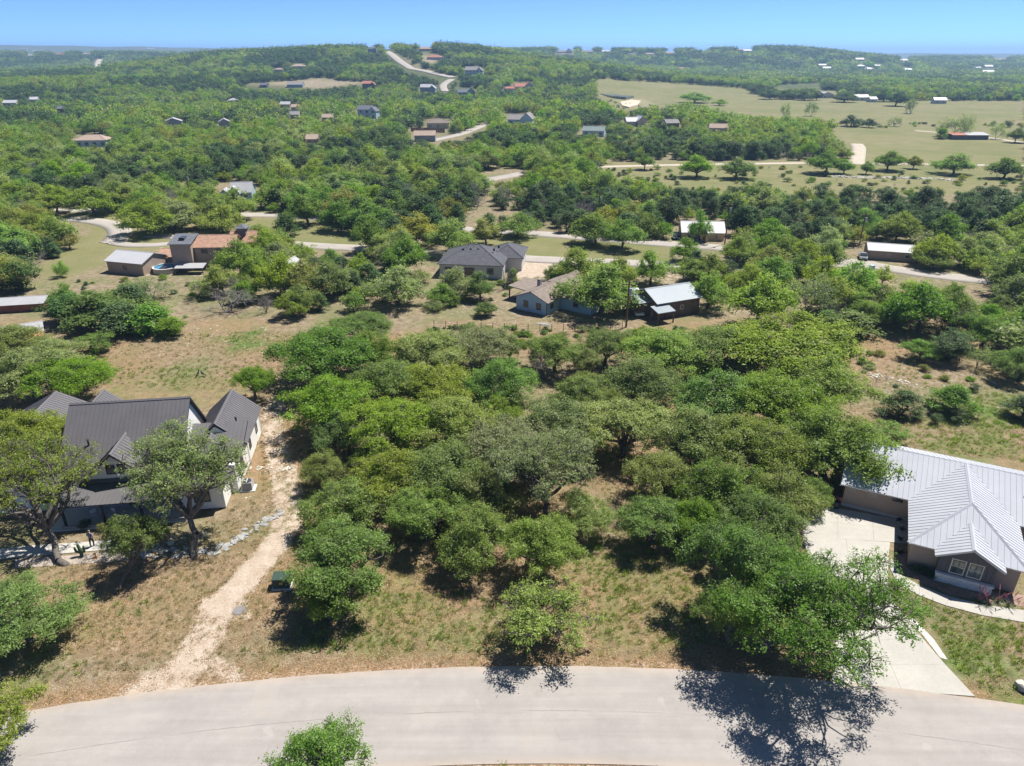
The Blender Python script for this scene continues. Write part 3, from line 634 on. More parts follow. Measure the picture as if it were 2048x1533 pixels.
def leaves(rs, C, Rc, n, size, flat=.8, asp=.6, upb=.4, shell=.25, per=16, sub=.17, upn=.65):
    """n leaf faces in tufts spread through clumps with centres C and radii Rc"""
    m = max(8, n // per); w = Rc ** 2; k = rs.choice(len(C), m, p=w / w.sum()); d = rs.randn(m, 3); d[:, 2] += upb; d /= np.linalg.norm(d, axis=1, keepdims=True)
    r = Rc[k] * (shell + (1 - shell) * rs.rand(m) ** .6) * (1 + .14 * rs.randn(m)); q = C[k] + d * r[:, None] * [1, 1, flat]
    a_ = rs.randint(0, m, n); p = q[a_] + rs.randn(n, 3) * sub * [1, 1, .6] * (.6 + .8 * rs.rand(m))[a_][:, None]
    nn = d[a_] * .55 + rs.randn(n, 3) * (.42 if upn > .5 else .6) + [0, 0, upn]; nn /= np.linalg.norm(nn, axis=1, keepdims=True)
    a = np.cross(nn, rs.randn(n, 3)); a /= np.linalg.norm(a, axis=1, keepdims=True) + 1e-9; b = np.cross(nn, a)
    s = size * (.65 + .7 * rs.rand(n))[:, None]; cup = nn * s * .18
    V = np.stack([p + a * s, p + b * s * asp - cup, p - a * s * .9, p - b * s * asp - cup], 1).reshape(-1, 3)
    tone = np.clip(.45 + .14 * rs.randn(n) + .16 * rs.randn(m)[a_] + .12 * (rs.rand(len(C))[k][a_] - .5) * 2, 0, 1)
    return V, np.arange(4 * n).reshape(n, 4), np.repeat(tone, 4)
def oak_mesh(seed, RR=4.0, Ht=6.2, n=16000, size=.11, lean=(0, 0), nl=7, cl=9, twig=260, low=.36, sides=6, spread=.6, crf=.21, zlo=.5, lf=.72, upn=.65):
    """live oak: short trunk, sinuous limbs, a crown of separate lobes"""
    rs = np.random.RandomState(seed); base = np.array([lean[0], lean[1], -.15])
    fork = np.array([lean[0] * .45, lean[1] * .45, Ht * rs.uniform(.2, .28)])
    seg = []; lob = []
    for i in range(nl):
        a = i * 2 * np.pi / max(1, nl - 1) + rs.uniform(-.35, .35); rad = 0 if i == nl - 1 else RR * spread * rs.uniform(.75, 1.15)
        z = Ht * (rs.uniform(zlo, zlo + .2) if i < nl - 1 else .77); lob.append((rad * math.cos(a), rad * math.sin(a), z, RR * rs.uniform(.38, .55)))
    C = []; Rc = []
    p, r = limb(base, fork, Ht * (.05 if lean == (0, 0) else .038), Ht * (.038 if lean == (0, 0) else .03), rs, 4, .12, 0); r[0] *= 1.25
    seg += [(p[i], p[i + 1], r[i], r[i + 1]) for i in range(len(p) - 1)]
    for lx, ly, lz, lr in lob:
        lc = np.array([lx, ly, lz]); p, r = limb(fork, lc - [0, 0, lr * .25], Ht * .028, Ht * .011, rs, 8, .15, .1); p[1:, 2] = np.maximum(p[1:, 2], Ht * .2)
        seg += [(p[i], p[i + 1], r[i], r[i + 1]) for i in range(len(p) - 1)]
        for _ in range(cl):
            d = rs.randn(3); d[2] = d[2] * .8 + .35; d /= np.linalg.norm(d)
            if d[2] < -.35: d[2] *= -.5
            c = lc + d * lr * np.array([1.0, 1.0, lf]) * rs.uniform(.62, 1.1)
            c[2] = max(c[2], Ht * low * .75); C.append(c); Rc.append(RR * crf * rs.uniform(.62, 1.2))
            q, r2 = limb(p[rs.randint(5, 9)], c, Ht * .009, Ht * .004, rs, 3, .3, .05)
            seg += [(q[i], q[i + 1], r2[i], r2[i + 1]) for i in range(len(q) - 1)]
    C = np.array(C); Rc = np.array(Rc); S = seg
    V1, F1 = tube_np([s[0] for s in S], [s[1] for s in S], [s[2] for s in S], [s[3] for s in S], sides)
    if twig:
        k = rs.choice(len(C), twig); d = rs.randn(twig, 3); d[:, 2] += .3; d /= np.linalg.norm(d, axis=1, keepdims=True)
        Vt, Ft = tube_np(C[k] + d * Rc[k][:, None] * .1, C[k] + d * Rc[k][:, None] * rs.uniform(.8, 1.1, (twig, 1)), np.full(twig, Ht * .0032), np.full(twig, Ht * .0015), 3)
        F1 = np.concatenate([F1, Ft + len(V1)]); V1 = np.concatenate([V1, Vt])
    V2, F2, tn = leaves(rs, C, Rc, n, size, per=16 if n > 14000 else 8 if n > 3000 else 3, sub=size * (2.3 if n > 14000 else 1.7), upn=upn)
    return npmesh('trunk', V1, F1, None, True), npmesh('crown', V2, F2, {'tone': tn})
def cedar_mesh(seed, RR=2.2, Ht=4.4, n=9000, size=.10, cone=.5, twig=60, low=.08, gap=.0, nc=70, sides=5, crf=.24):
    """juniper or rounded shrub: foliage down to the ground in upswept tufts"""
    rs = np.random.RandomState(seed); C = []; Rc = []; seg = []
    base = np.array([0, 0, -.12]); top = np.array([rs.uniform(-.2, .2), rs.uniform(-.2, .2), Ht * .8])
    p, r = limb(base, top, Ht * .03, Ht * .008, rs, 4, .1, 0); seg += [(p[i], p[i + 1], r[i], r[i + 1]) for i in range(4)]
    ph = rs.rand(3) * 6.3
    for i in range(nc):
        u = rs.rand() ** .8; a = rs.rand() * 2 * np.pi
        prof = (np.sin(np.pi * (.16 + .84 * (1 - u)) ** (1 + cone)) if cone < .2 else (1 - u) ** .55 * (.55 + .45 * min(1, u * 6)))
        prof *= 1 + .22 * np.sin(2 * a + ph[0]) + .15 * np.sin(3 * a + ph[1] + u * 4)
        rad = RR * .88 * prof * rs.uniform(.55, 1.05)
        c = np.array([rad * np.cos(a), rad * np.sin(a), Ht * (low + (.95 - low) * u)]); C.append(c); Rc.append(RR * crf * rs.uniform(.7, 1.25))
        j = min(4, int(u * 4)); seg.append((p[j], c, Ht * .008, Ht * .003))
    C = np.array(C); Rc = np.array(Rc)
    V1, F1 = tube_np([s[0] for s in seg], [s[1] for s in seg], [s[2] for s in seg], [s[3] for s in seg], sides)
    V2, F2, tn = leaves(rs, C, Rc, n, size, .9, .45, .5, per=10 if n > 5000 else 4, sub=size * 1.7)
    return npmesh('trunk', V1, F1, None, True), npmesh('crown', V2, F2, {'tone': tn})
def bare_mesh(seed, RR=3.0, Ht=5.0, gens=4, kids=4, n=0):
    """leafless grey tree of fine twigs; a few leaves when n > 0"""
    rs = np.random.RandomState(seed); seg = []; tips = []
    def grow(p, d, L, r, g):
        q = p + d * L; seg.append((p, q, r, r * .62))
        if g == 0: tips.append(q); return
        for _ in range(kids + (g > 1)):
            e = d * .75 + rs.randn(3) * .62; e[2] += .12; e /= np.linalg.norm(e); grow(p + d * L * rs.uniform(.55, 1), e, L * rs.uniform(.55, .85), r * .52, g - 1)
    for _ in range(3):
        d = np.array([rs.randn() * .5, rs.randn() * .5, 1.]); d /= np.linalg.norm(d); grow(np.array([0, 0, -.1]), d, Ht * .36, Ht * .02, gens)
    A = np.array([s[0] for s in seg]); B = np.array([s[1] for s in seg]); k = Ht / max(B[:, 2].max(), .1); A *= k; B *= k
    f = RR / max(np.percentile(np.hypot(B[:, 0], B[:, 1]), 96), .1); A[:, :2] *= f; B[:, :2] *= f; A[:, 2] = np.maximum(A[:, 2], -.1); B[:, 2] = np.maximum(B[:, 2], .15)
    rr = np.maximum(np.array([s[2] for s in seg]), .006 * Ht / 5); V, Fc = tube_np(A, B, rr, rr * .6, 3)
    me = npmesh('branches', V, Fc)
    if not n: return me, None
    T = np.array(tips) * k; T[:, :2] *= f
    V2, F2, tn = leaves(rs, T, np.full(len(T), .3), n, .1, per=3)
    return me, npmesh('crown', V2, F2, {'tone': tn})

# nearest trees get leaf-sized faces, farther ones larger leaf sprays
OAKN = [oak_mesh(10 + i, n=31000, size=.08, nl=[7, 6, 8, 7, 6, 8, 9, 7][i], cl=[15, 17, 13, 15, 17, 13, 12, 15][i], twig=1100, zlo=[.46, .5, .4, .52, .44, .48, .42, .5][i]) for i in range(8)]
OAKM = [oak_mesh(30 + i, n=10000, size=.145, nl=7 + i % 3, cl=12, twig=120, sides=4, low=.12, crf=.25, zlo=.34, lf=.85) for i in range(7)]
CEDN = [cedar_mesh(50 + i, n=9000, size=.085, cone=[.5, .1, .5, .1][i]) for i in range(4)]
CEDM = [cedar_mesh(60 + i, n=5000, size=.13, twig=0, nc=60, sides=4, cone=[.5, .1, .5, .3][i]) for i in range(4)]
BARE_T = [bare_mesh(70 + i, gens=4, kids=3) for i in range(3)]
SPARSE = [bare_mesh(80 + i, gens=4, kids=3, n=2600) for i in range(2)]
BUSHN = [cedar_mesh(90 + i, RR=1.2, Ht=1.6, n=3600, size=.06, cone=.1, twig=0, nc=40, sides=4, low=.12, crf=.28) for i in range(3)]
def plant(kind, me, x, y, sx, sz, rz, leaf, label, cat='tree', group=None, bark=None, z=0.0):
    t = thing(kind, label, cat, (x, y, z), rz, group); t.scale = (sx, sx, sz)
    for data, nm, mt in ((me[0], 'trunk' if me[1] else 'branches', bark or (BARK if me[1] else GREYB)), (me[1], 'crown' if cat != 'shrub' else 'foliage', LEAF.get(leaf))):
        if data is None: continue
        if not data.materials: data.materials.append(mt)
        c = link(nm, data, t); c.material_slots[0].link = 'OBJECT'; c.material_slots[0].material = mt
    return t

# ------------------------------------------------------------------ trees standing near: crown centre in the photo, crown width (px), height (m)
rngT = random.Random(11)
NEAR = [  # px, py, width px, height, kind, tone, label
    (368, 952, 215, 9.6, 'L', 'grey', 'grey-green live oak with bent trunk in front of the white house porch', (387, 1132)),
    (272, 1078, 104, 5.6, 'L', 'green', 'small bright live oak with forked trunk beside the front walk', (262, 1160)),
    (50, 968, 225, 9.0, 'L', 'olive', 'big leaning live oak over the front walk, thick trunk slanting to the left', (150, 1150)),
    (60, 885, 160, 7.2, 'o', 'olive', 'live oak hiding the left end of the charcoal roofs', None),
    (40, 1225, 180, 4.4, 'o', 'green', 'low green live oak at the left edge above the verge', None),
    (-72, 1455, 215, 4.6, 'o', 'olive', 'live oak tip reaching over the road at the lower left edge', None),
    (630, 1545, 215, 6.0, 'o', 'green', 'lone live oak on the near side of the road, crown top only in view', None),
    (685, 1120, 205, 5.6, 'o', 'green', 'dense green live oak standing beside the green transformer box', None),
    (655, 1195, 115, 3.4, 'o', 'green', 'low leafy oak sapling right of the transformer box', None),
    (1085, 1092, 160, 5.0, 'o', 'bright', 'bright live oak with single trunk behind the small roadside oak', None),
    (955, 1062, 150, 5.0, 'o', 'bright', 'bright live oak left of the one behind the roadside oak', None),
    (1080, 1232, 185, 4.2, 'L', 'olive', 'small spreading live oak whose shadow reaches the far road edge', (1062, 1288)),
    (1490, 1130, 205, 7.4, 'o', 'green', 'tall green live oak left of the concrete driveway', None),
    (1640, 1222, 335, 8.8, 'L', 'green', 'wide live oak overhanging the driveway mouth, shadow across the road', (1478, 1275)),
    (1465, 1212, 130, 5.2, 'o', 'green', 'dark live oak close to the verge left of the driveway oaks', None),
    # left group behind the track
    (640, 708, 215, 6.8, 'o', 'green', 'dense dark green live oak at the edge of the tan clearing', None), (505, 760, 75, 4.2, 'o', 'green', 'small live oak just behind the charcoal roof peak', None),
    (655, 805, 180, 6.2, 'o', 'green', 'green live oak shading the dirt track behind the white house', None), (745, 700, 120, 5.4, 'o', 'green', 'live oak between the tan clearing and the fenced yard, dark green', None),
    (725, 655, 130, 4.6, 'o', 'green', 'small live oak at the back left corner of the wooded lot', None), (775, 760, 150, 6.0, 'o', 'green', 'live oak with dark inner limbs left of the lot middle', None),
    (690, 862, 120, 4.6, 'o', 'green', 'low live oak leaning over the shaded track', None), (645, 930, 90, 3.8, 'o', 'olive', 'thin young live oak right of the track shade', None),
    # middle of the lot
    (870, 700, 150, 5.6, 'o', 'grey', 'grey twiggy live oak at the back fence left of its middle', None), (960, 690, 140, 5.2, 'o', 'grey', 'pale grey-green oak at the back fence, left of the bare grey tree', None),
    (860, 775, 170, 5.8, 'o', 'olive', 'olive live oak in the left middle of the wooded lot', None), (1000, 760, 150, 5.8, 'o', 'green', 'green live oak right in front of the bare grey tree', None),
    (790, 850, 170, 5.8, 'o', 'olive', 'olive live oak with rounded top above the lot centre left', None), (905, 840, 185, 6.2, 'o', 'olive', 'broad olive live oak in the lot centre', None),
    (790, 945, 170, 5.4, 'o', 'olive', 'olive live oak right of the track, pale twigs showing', None), (690, 1000, 160, 4.6, 'o', 'olive', 'low olive live oak reaching toward the stone border', None),
    (890, 940, 180, 5.8, 'o', 'olive', 'olive live oak in the lot centre with white limb', None), (1010, 900, 190, 6.2, 'o', 'grey', 'grey-green live oak over the dark forked trunk', None),
    (1085, 935, 200, 8.2, 'L', 'grey', 'large grey live oak with dark forked trunk in the lot centre', (1090, 1036)), (960, 985, 150, 5.2, 'o', 'olive', 'olive live oak just left of the dark forked trunk', None),
    (850, 1020, 150, 4.6, 'o', 'green', 'shaded live oak behind the two bright roadside oaks', None), (1165, 1025, 105, 3.8, 'o', 'grey', 'pale small live oak right of the dark forked trunk', None),
    (1105, 845, 160, 6.0, 'o', 'grey', 'grey-green live oak behind the forked one', None), (1160, 790, 130, 5.4, 'o', 'bright', 'yellow-green live oak behind the lot centre', None),
    (1110, 700, 120, 4.8, 'o', 'green', 'live oak at the back fence right of the bare grey tree', None), (1215, 690, 110, 5.0, 'o', 'green', 'dark-limbed live oak at the back fence below the utility pole', None),
    # right of the lot
    (1330, 705, 190, 5.8, 'o', 'bright', 'vivid green oak at the back of the lot', None), (1280, 760, 170, 5.8, 'o', 'olive', 'olive live oak in front of the vivid green oak', None),
    (1560, 690, 260, 7.0, 'o', 'olive', 'large domed live oak at the back right of the lot', None), (1450, 690, 170, 6.2, 'o', 'olive', 'live oak left of the large domed one, back of the lot', None),
    (1640, 760, 180, 6.4, 'o', 'olive', 'live oak on the right slope of the large domed oak', None), (1440, 790, 190, 6.4, 'o', 'green', 'live oak with dark trunks in the right part of the lot', None),
    (1250, 850, 180, 5.8, 'o', 'grey', 'grey-green live oak right of the lot centre', None), (1550, 800, 190, 6.6, 'o', 'green', 'green live oak in front of the large domed one', None),
    (1400, 880, 200, 6.4, 'o', 'olive', 'broad live oak in the right middle of the lot', None), (1665, 880, 225, 6.8, 'o', 'olive', 'live oak spreading over the tan house garage roof', None),
    (1530, 900, 180, 6.2, 'o', 'olive', 'live oak left of the garage', None), (1330, 950, 140, 5.2, 'o', 'olive', 'live oak above the angled dark trunks', None),
    (1440, 970, 180, 6.0, 'o', 'green', 'green live oak above the orange litter patch', None), (1565, 985, 160, 5.8, 'o', 'olive', 'live oak nearest the garage front', None),
    (1310, 1035, 150, 4.0, 'o', 'green', 'low dark green live oak beside the sunny glade', None), (1520, 1050, 160, 6.0, 'o', 'green', 'live oak behind the tall driveway oak', None),
    (1400, 1040, 110, 4.4, 'o', 'green', 'live oak left of the tall driveway oak', None),
    # left edge behind the house
    (60, 740, 190, 6.0, 'o', 'grey', 'grey-green live oak behind the left wing of the white house', None), (150, 760, 150, 5.4, 'o', 'green', 'live oak behind the charcoal main ridge', None), (20, 680, 130, 5.2, 'o', 'olive', 'live oak at the left edge below the metal shed', None), (105, 700, 100, 4.2, 'o', 'grey', 'twiggy oak between the shed and the clearing', None),
]
OCC = []          # (x, y, radius) already taken by trees
LMESH = {}
for i, (px, py, wpx, h, k, tone, lab, lean) in enumerate(NEAR):
    h = h * (1.0 if k == 'L' else 1.12); zc = h * .60; p = G(px, py, zc); dep = proj(p.x, p.y, zc)[2]; rad = wpx / F * dep / 2 * 1.1
    s = rad / 4.25
    if k == 'L': b_ = G(*lean); lean = ((b_.x - p.x) / s, (b_.y - p.y) / s)
    if k == 'L': me = oak_mesh(200 + i, n=[50000 if lab.startswith('wide') else 34000, 17000 if lab.startswith('big') else 22000][lab.startswith(('grey-green', 'big', 'small', 'large grey'))] // (2 if wpx < 190 else 1), size=.078 / max(s, .6), lean=(lean[0] / s, lean[1] / s), nl=8, cl=13, twig=1400, zlo=.56, low=.5)
    else: me = OAKN[i % 8]
    plant('live_oak', me, p.x, p.y, s, h / 6.4, 0 if k == 'L' else rngT.uniform(0, 6.28), tone, lab, 'tree', 'live oaks near the road')
    OCC.append((p.x, p.y, rad))

# ------------------------------------------------------------------ houses of the middle distance
def shingle(name, col): return paint(name, col, .9, .22, 1.6, fine=14)
HM = {'brown': shingle('brown_shingle', (.20, .165, .14)), 'charcoal': shingle('charcoal_shingle', (.085, .087, .10)), 'grey': shingle('grey_shingle', (.22, .21, .205)), 'tan': shingle('tan_shingle', (.33, .255, .205)), 'red': shingle('red_tile', (.36, .155, .11)),
      'rosy': shingle('rosy_shingle', (.37, .225, .16)), 'white': paint('white_metal_roof', (.42, .425, .44), .45, .04, .5), 'green': shingle('green_shingle', (.18, .23, .22)), 'blue': paint('blue_grey_metal', (.24, .28, .31), .5, .06, .4), 'slate': shingle('slate', (.12, .13, .15)), 'pale': paint('pale_metal_roof', (.36, .36, .37), .5, .08, .3), 'orange': paint('orange_metal', (.52, .24, .13), .7, .14, .6)}
WM = {'blue': paint('pale_blue_siding', (.36, .50, .60), .8, .05, .8), 'white': paint('white_siding', (.5, .5, .49), .8, .05, .8), 'tan': paint('tan_siding', (.36, .275, .215), .85, .07, .8), 'beige': paint('beige_stucco', (.50, .43, .34), .85, .06, .8), 'yellow': paint('yellow_stone', (.50, .40, .24), .85, .12, 1.2),
      'bluegrey': paint('blue_grey_siding', (.24, .28, .32), .8, .06, .8), 'teal': paint('pale_teal_siding', (.33, .45, .50), .8, .06, .8), 'brown': paint('brown_boards', (.15, .115, .09), .9, .25, 1.5), 'red': RUST, 'stone': paint('pale_stone', (.46, .42, .36), .9, .12, 1), 'dark': paint('dark_grey_wall', (.12, .12, .125), .8, .1)}
KEEP = []         # photo outlines that no crown may cover
def blockhouse(name, label, px, py, rot, blocks, cat='house', group=None, wm='white', rm='grey', wins=(), z=None, keep=True, win_m=None, pw=None, sc=1.0):
    """house of rectangular blocks: (u0, u1, v0, v1, eave, ridge, 'u'|'v'|'hip'|'shed'|'flat', wall, roof)"""
    p = at(px, py); t = thing(name, label, cat, (p.x, p.y, p.z - .05), R(rot), group); t.scale = (sc, sc, sc); zz = -1.5 if p.z > 1 else -.3
    for b in blocks:
        u0, u1, v0, v1, ze, zr, ty = b[:7]; w = WM[b[7]] if len(b) > 7 and b[7] else WM[wm]; r = HM[b[8]] if len(b) > 8 and b[8] else HM[rm]
        if ty in 'uv':
            walls(t, u0, u1, v0, v1, zz, ze, w, zr, ty); s, c = gable(u0, u1, v0, v1, ze + .1, zr + .1, ty, .35, .45)
            roof(t, s, r, WHITEP, pw, caps=c)
        elif ty == 'hip': walls(t, u0, u1, v0, v1, zz, ze, w); s, c = hip(u0, u1, v0, v1, ze + .02, zr); roof(t, s, r, WHITEP, pw, caps=c)
        elif ty == 'shed': walls(t, u0, u1, v0, v1, zz, ze - .1, w); roof(t, [[(u0 - .4, v0 - .5, ze - .05), (u1 + .4, v0 - .5, ze - .05), (u1 + .4, v1 + .4, zr), (u0 - .4, v1 + .4, zr)]], r, WHITEP, pw)
        elif ty == 'canopy':
            roof(t, [[(u0, v0, ze), (u1, v0, ze), (u1, v1, zr), (u0, v1, zr)]], r, WHITEP, pw, name='porch_roof'); posts(t, [(u0 + .2, v0 + .2), (u1 - .2, v0 + .2), (u0 + .2, v1 - .2), (u1 - .2, v1 - .2)], zz, min(ze, zr) - .1, .09, WM['brown'])
    for (u, v, zs, face, w, h) in wins: window(t, (u, v, zs), face, w, h, win_m or WHITEP, 2 if w > 1.2 else 1, 1 if h > 1.1 else 0)
    return t
FR, LF, RT = FRONT, LEFTM, RIGHT
# blue house with brown roof
BL = blockhouse('house', 'pale blue gabled house with brown shingle roof beside the spreading oak', 1093, 632, 55, [(0, 15, 0, 6.2, 2.45, 3.7, 'u', 'blue', 'brown'), (4.5, 9.6, -6.0, 4, 2.4, 3.5, 'v', 'blue', 'brown'), (3.6, 9.5, 6.3, 10.5, 2.3, 2.6, 'canopy', None, 'brown')], wm='blue', rm='brown',
    wins=[(0, 1.6, .75, LF, .95, 1.2), (0, 4.2, .75, LF, .95, 1.2), (1.6, 0, .9, FR, .9, .9), (4.5, -3, .9, LF, 1.0, 1.0)], win_m=WM['brown'])
MB().box(5.6, 6.2, 5.0, 5.6, 2.6, 4.1).build('chimney', STONEG, BL); door(BL, (3.3, 0, .05), FR, .8, 1.9, WM['white'], WHITEP)
MB().box(-.06, .06, -.06, .06, 0, 2.4).build('corner_trim', WM['brown'], BL)
blockhouse('house', 'white house with charcoal hip roof behind the fenced yard', 930, 556, -7, [(-5.5, 8.0, 0, 12, 3.0, 5.9, 'hip'), (4.5, 11.5, 6.5, 15.5, 3.0, 5.0, 'hip')], wm='white', rm='charcoal', wins=[(-3.6, 0, 1.0, FR, 1.4, 1.3), (1, 0, .2, FR, 2.2, 2.1), (5.5, 0, 1.0, FR, 1.4, 1.3)], win_m=TRIMB, sc=.92)
hv = bpy.data.objects['house.003'] if 'house.003' in bpy.data.objects else None
for u, v in ((-1, 4.2), (.6, 4.4), (2.2, 4.5), (5.6, 5.0), (6.3, 7.5)): MB().box(u - .2, u + .2, v - .15, v + .15, 4.8, 5.35).build('roof_vent', DARKM, hv)
BARN = blockhouse('barn', 'dark wooden barn with pale blue-grey metal roof', 1312, 640, 24, [(0, 8.6, 0, 7, 3.0, 4.3, 'u', 'brown', 'blue'), (-2.2, -.05, 2.2, 7, 2.7, 3.5, 'shed', 'brown', 'blue'), (-1.4, 2.0, -2.4, -.05, 2.1, 2.6, 'canopy', None, 'blue')], 'barn', wm='brown', rm='blue', wins=[(5, 0, 1.2, FR, .7, .8)])
# two-storey tan house with pool
TS = blockhouse('house', 'tan two-storey house with rosy roofs and a small dark cupola', 376, 540, 3, [(-3.2, 2.2, -1, 5, 7.6, 8.9, 'shed', 'tan', 'slate'), (2.3, 13, 1, 9.5, 6.2, 8.4, 'u', 'tan', 'rosy'), (10, 17, 7, 14, 6.0, 8.2, 'u', 'tan', 'rosy'), (-9, -3.3, 3.5, 11, 2.7, 4.2, 'u', 'tan', 'rosy'), (-1.6, 6.0, -5.0, -1.6, 1.9, 2.4, 'canopy', None, 'pale')], wm='tan', rm='rosy', wins=[(5, 1, 4.3, FR, 1.8, 1.2), (9, 1, 4.3, FR, 1.6, 1.2), (6.5, 1, 1, FR, 1.6, 1.3), (17, 10, 4, RT, 1.4, 1.2)], win_m=WM['brown'], sc=.74)
MB().box(-1.2, .2, .8, 3.2, 8.2, 8.75).build('skylight', GLASS, TS)
cu = MB().box(12, 14.4, 8.6, 11, 7.6, 9.4).build('cupola', WM['dark'], TS); s, c = hip(12, 14.4, 8.6, 11, 9.4, 10.5, .5); roof(cu, s, HM['slate'], TRIMB, name='cupola_roof')
blockhouse('garage', 'tan garage with white metal roof beside the round pool', 258, 549, -16, [(-6, 4.5, 0, 8.5, 3.1, 4.6, 'u', 'tan', 'white')], 'garage', wm='tan', rm='white', wins=[(-.8, 0, 1.1, FR, 1.1, 1.0)], win_m=WM['brown'], sc=.82)
def pool():
    p = G(328, 547); t = thing('swimming_pool', 'round above-ground swimming pool between the tan garage and the rosy roofs', 'pool', (p.x, p.y + 1.2, 0)); t.scale = (.68, .68, .8)
    n = 36; ri, ro = 3.35, 3.6; m = MB()
    for i in range(n):
        a, b = 2 * math.pi * i / n, 2 * math.pi * (i + 1) / n
        m.prism([(ri * math.cos(a), ri * math.sin(a), 0), (ro * math.cos(a), ro * math.sin(a), 0), (ro * math.cos(b), ro * math.sin(b), 0), (ri * math.cos(b), ri * math.sin(b), 0)], (0, 0, 1.3))
    m.build('pool_wall', WM['beige'], t)
    m = MB()
    for i in range(n):
        a, b = 2 * math.pi * i / n, 2 * math.pi * (i + 1) / n
        m.prism([(3.25 * math.cos(a), 3.25 * math.sin(a), 1.305), (3.72 * math.cos(a), 3.72 * math.sin(a), 1.305), (3.72 * math.cos(b), 3.72 * math.sin(b), 1.305), (3.25 * math.cos(b), 3.25 * math.sin(b), 1.305)], (0, 0, .08))
    m.build('rim', WHITEP, t)
    wm_, nt, b = newmat('pool_water'); nn = noise(nt, 1.2, 3, .5, pos(nt)); nt.links.new(ramp(nt, nn, [(.3, (.03, .20, .36)), (.7, (.06, .28, .46))]), b.inputs['Base Color']); b.inputs['Roughness'].default_value = .08; bump(nt, b, nn, .15, .05)
    MB().tube((0, 0, .3), (0, 0, 1.12), 3.34, 3.34, 36).build('water', wm_, t)
pool()
blockhouse('house', 'pale teal house with steep light roofs among the trees behind the upper road', 478, 405, 8, [(-3, 6, 0, 9, 4.6, 8.2, 'u', 'teal', 'pale'), (-9, -3.1, 1, 7, 3.2, 5.6, 'v', 'teal', 'white'), (-4, 1, -1.2, 2, 4.4, 7.2, 'v', 'teal', 'white')], wm='teal', rm='pale', wins=[(-1.6, -1.2, 1.3, FR, 1.3, 1.5), (3.4, 0, 2.3, FR, 1.4, 1.2)], win_m=WM['bluegrey'], sc=.66)
YH = blockhouse('house', 'yellow stone house with white metal roof beside a tall utility pole', 1405, 482, -5, [(-7, 7, 0, 9, 3.0, 5.6, 'u', 'yellow', 'white'), (-1.2, 1.4, -2.0, .6, 2.9, 4.1, 'v', 'yellow', 'white')], wm='yellow', rm='white', wins=[(-4.6, 0, .9, FR, 1.2, 1.4), (-2.4, 0, .9, FR, 1.2, 1.4), (4.4, 0, .9, FR, 1.2, 1.4)], sc=.7)
door(YH, (.1, -2.0, .05), FR, 1.0, 2.1, WM['brown'], WM['brown'])
blockhouse('house', 'long tan building with pale metal roof right of the bright green tree', 1782, 522, -17, [(-6.5, 7.5, 0, 8, 2.9, 4.1, 'u', 'tan', 'pale')], wm='tan', rm='pale', wins=[(-1, 0, 1.1, FR, .9, .8), (4, 0, 1.1, FR, 1.3, 1.0)], sc=.72)
blockhouse('shed', 'red-walled shed with patched pale metal roof at the left edge', 35, 625, 12, [(-7, 6.5, 0, 6.5, 2.2, 3.1, 'u', 'red', 'pale')], 'shed', wm='red', rm='pale', sc=.66)
blockhouse('shed', 'metal shed with ribbed grey roof and orange lean-to at the left edge', 18, 704, 32, [(-10, 6.5, 2.6, 9, 2.6, 3.6, 'u', 'dark', 'pale'), (-6, 6.6, -.6, 2.5, 2.0, 2.7, 'canopy', None, 'orange'), (-5, 6.2, 1.2, 2.4, 2.0, 2.1, 'shed', 'bluegrey', 'pale')], 'shed', wm='dark', rm='pale', sc=.72)
blockhouse('shed', 'small shed with pale tin roof half hidden in scrub behind the clearing', 575, 553, -10, [(-1.6, 1.8, 0, 3.6, 2.0, 3.0, 'v', 'brown', 'pale')], 'shed')
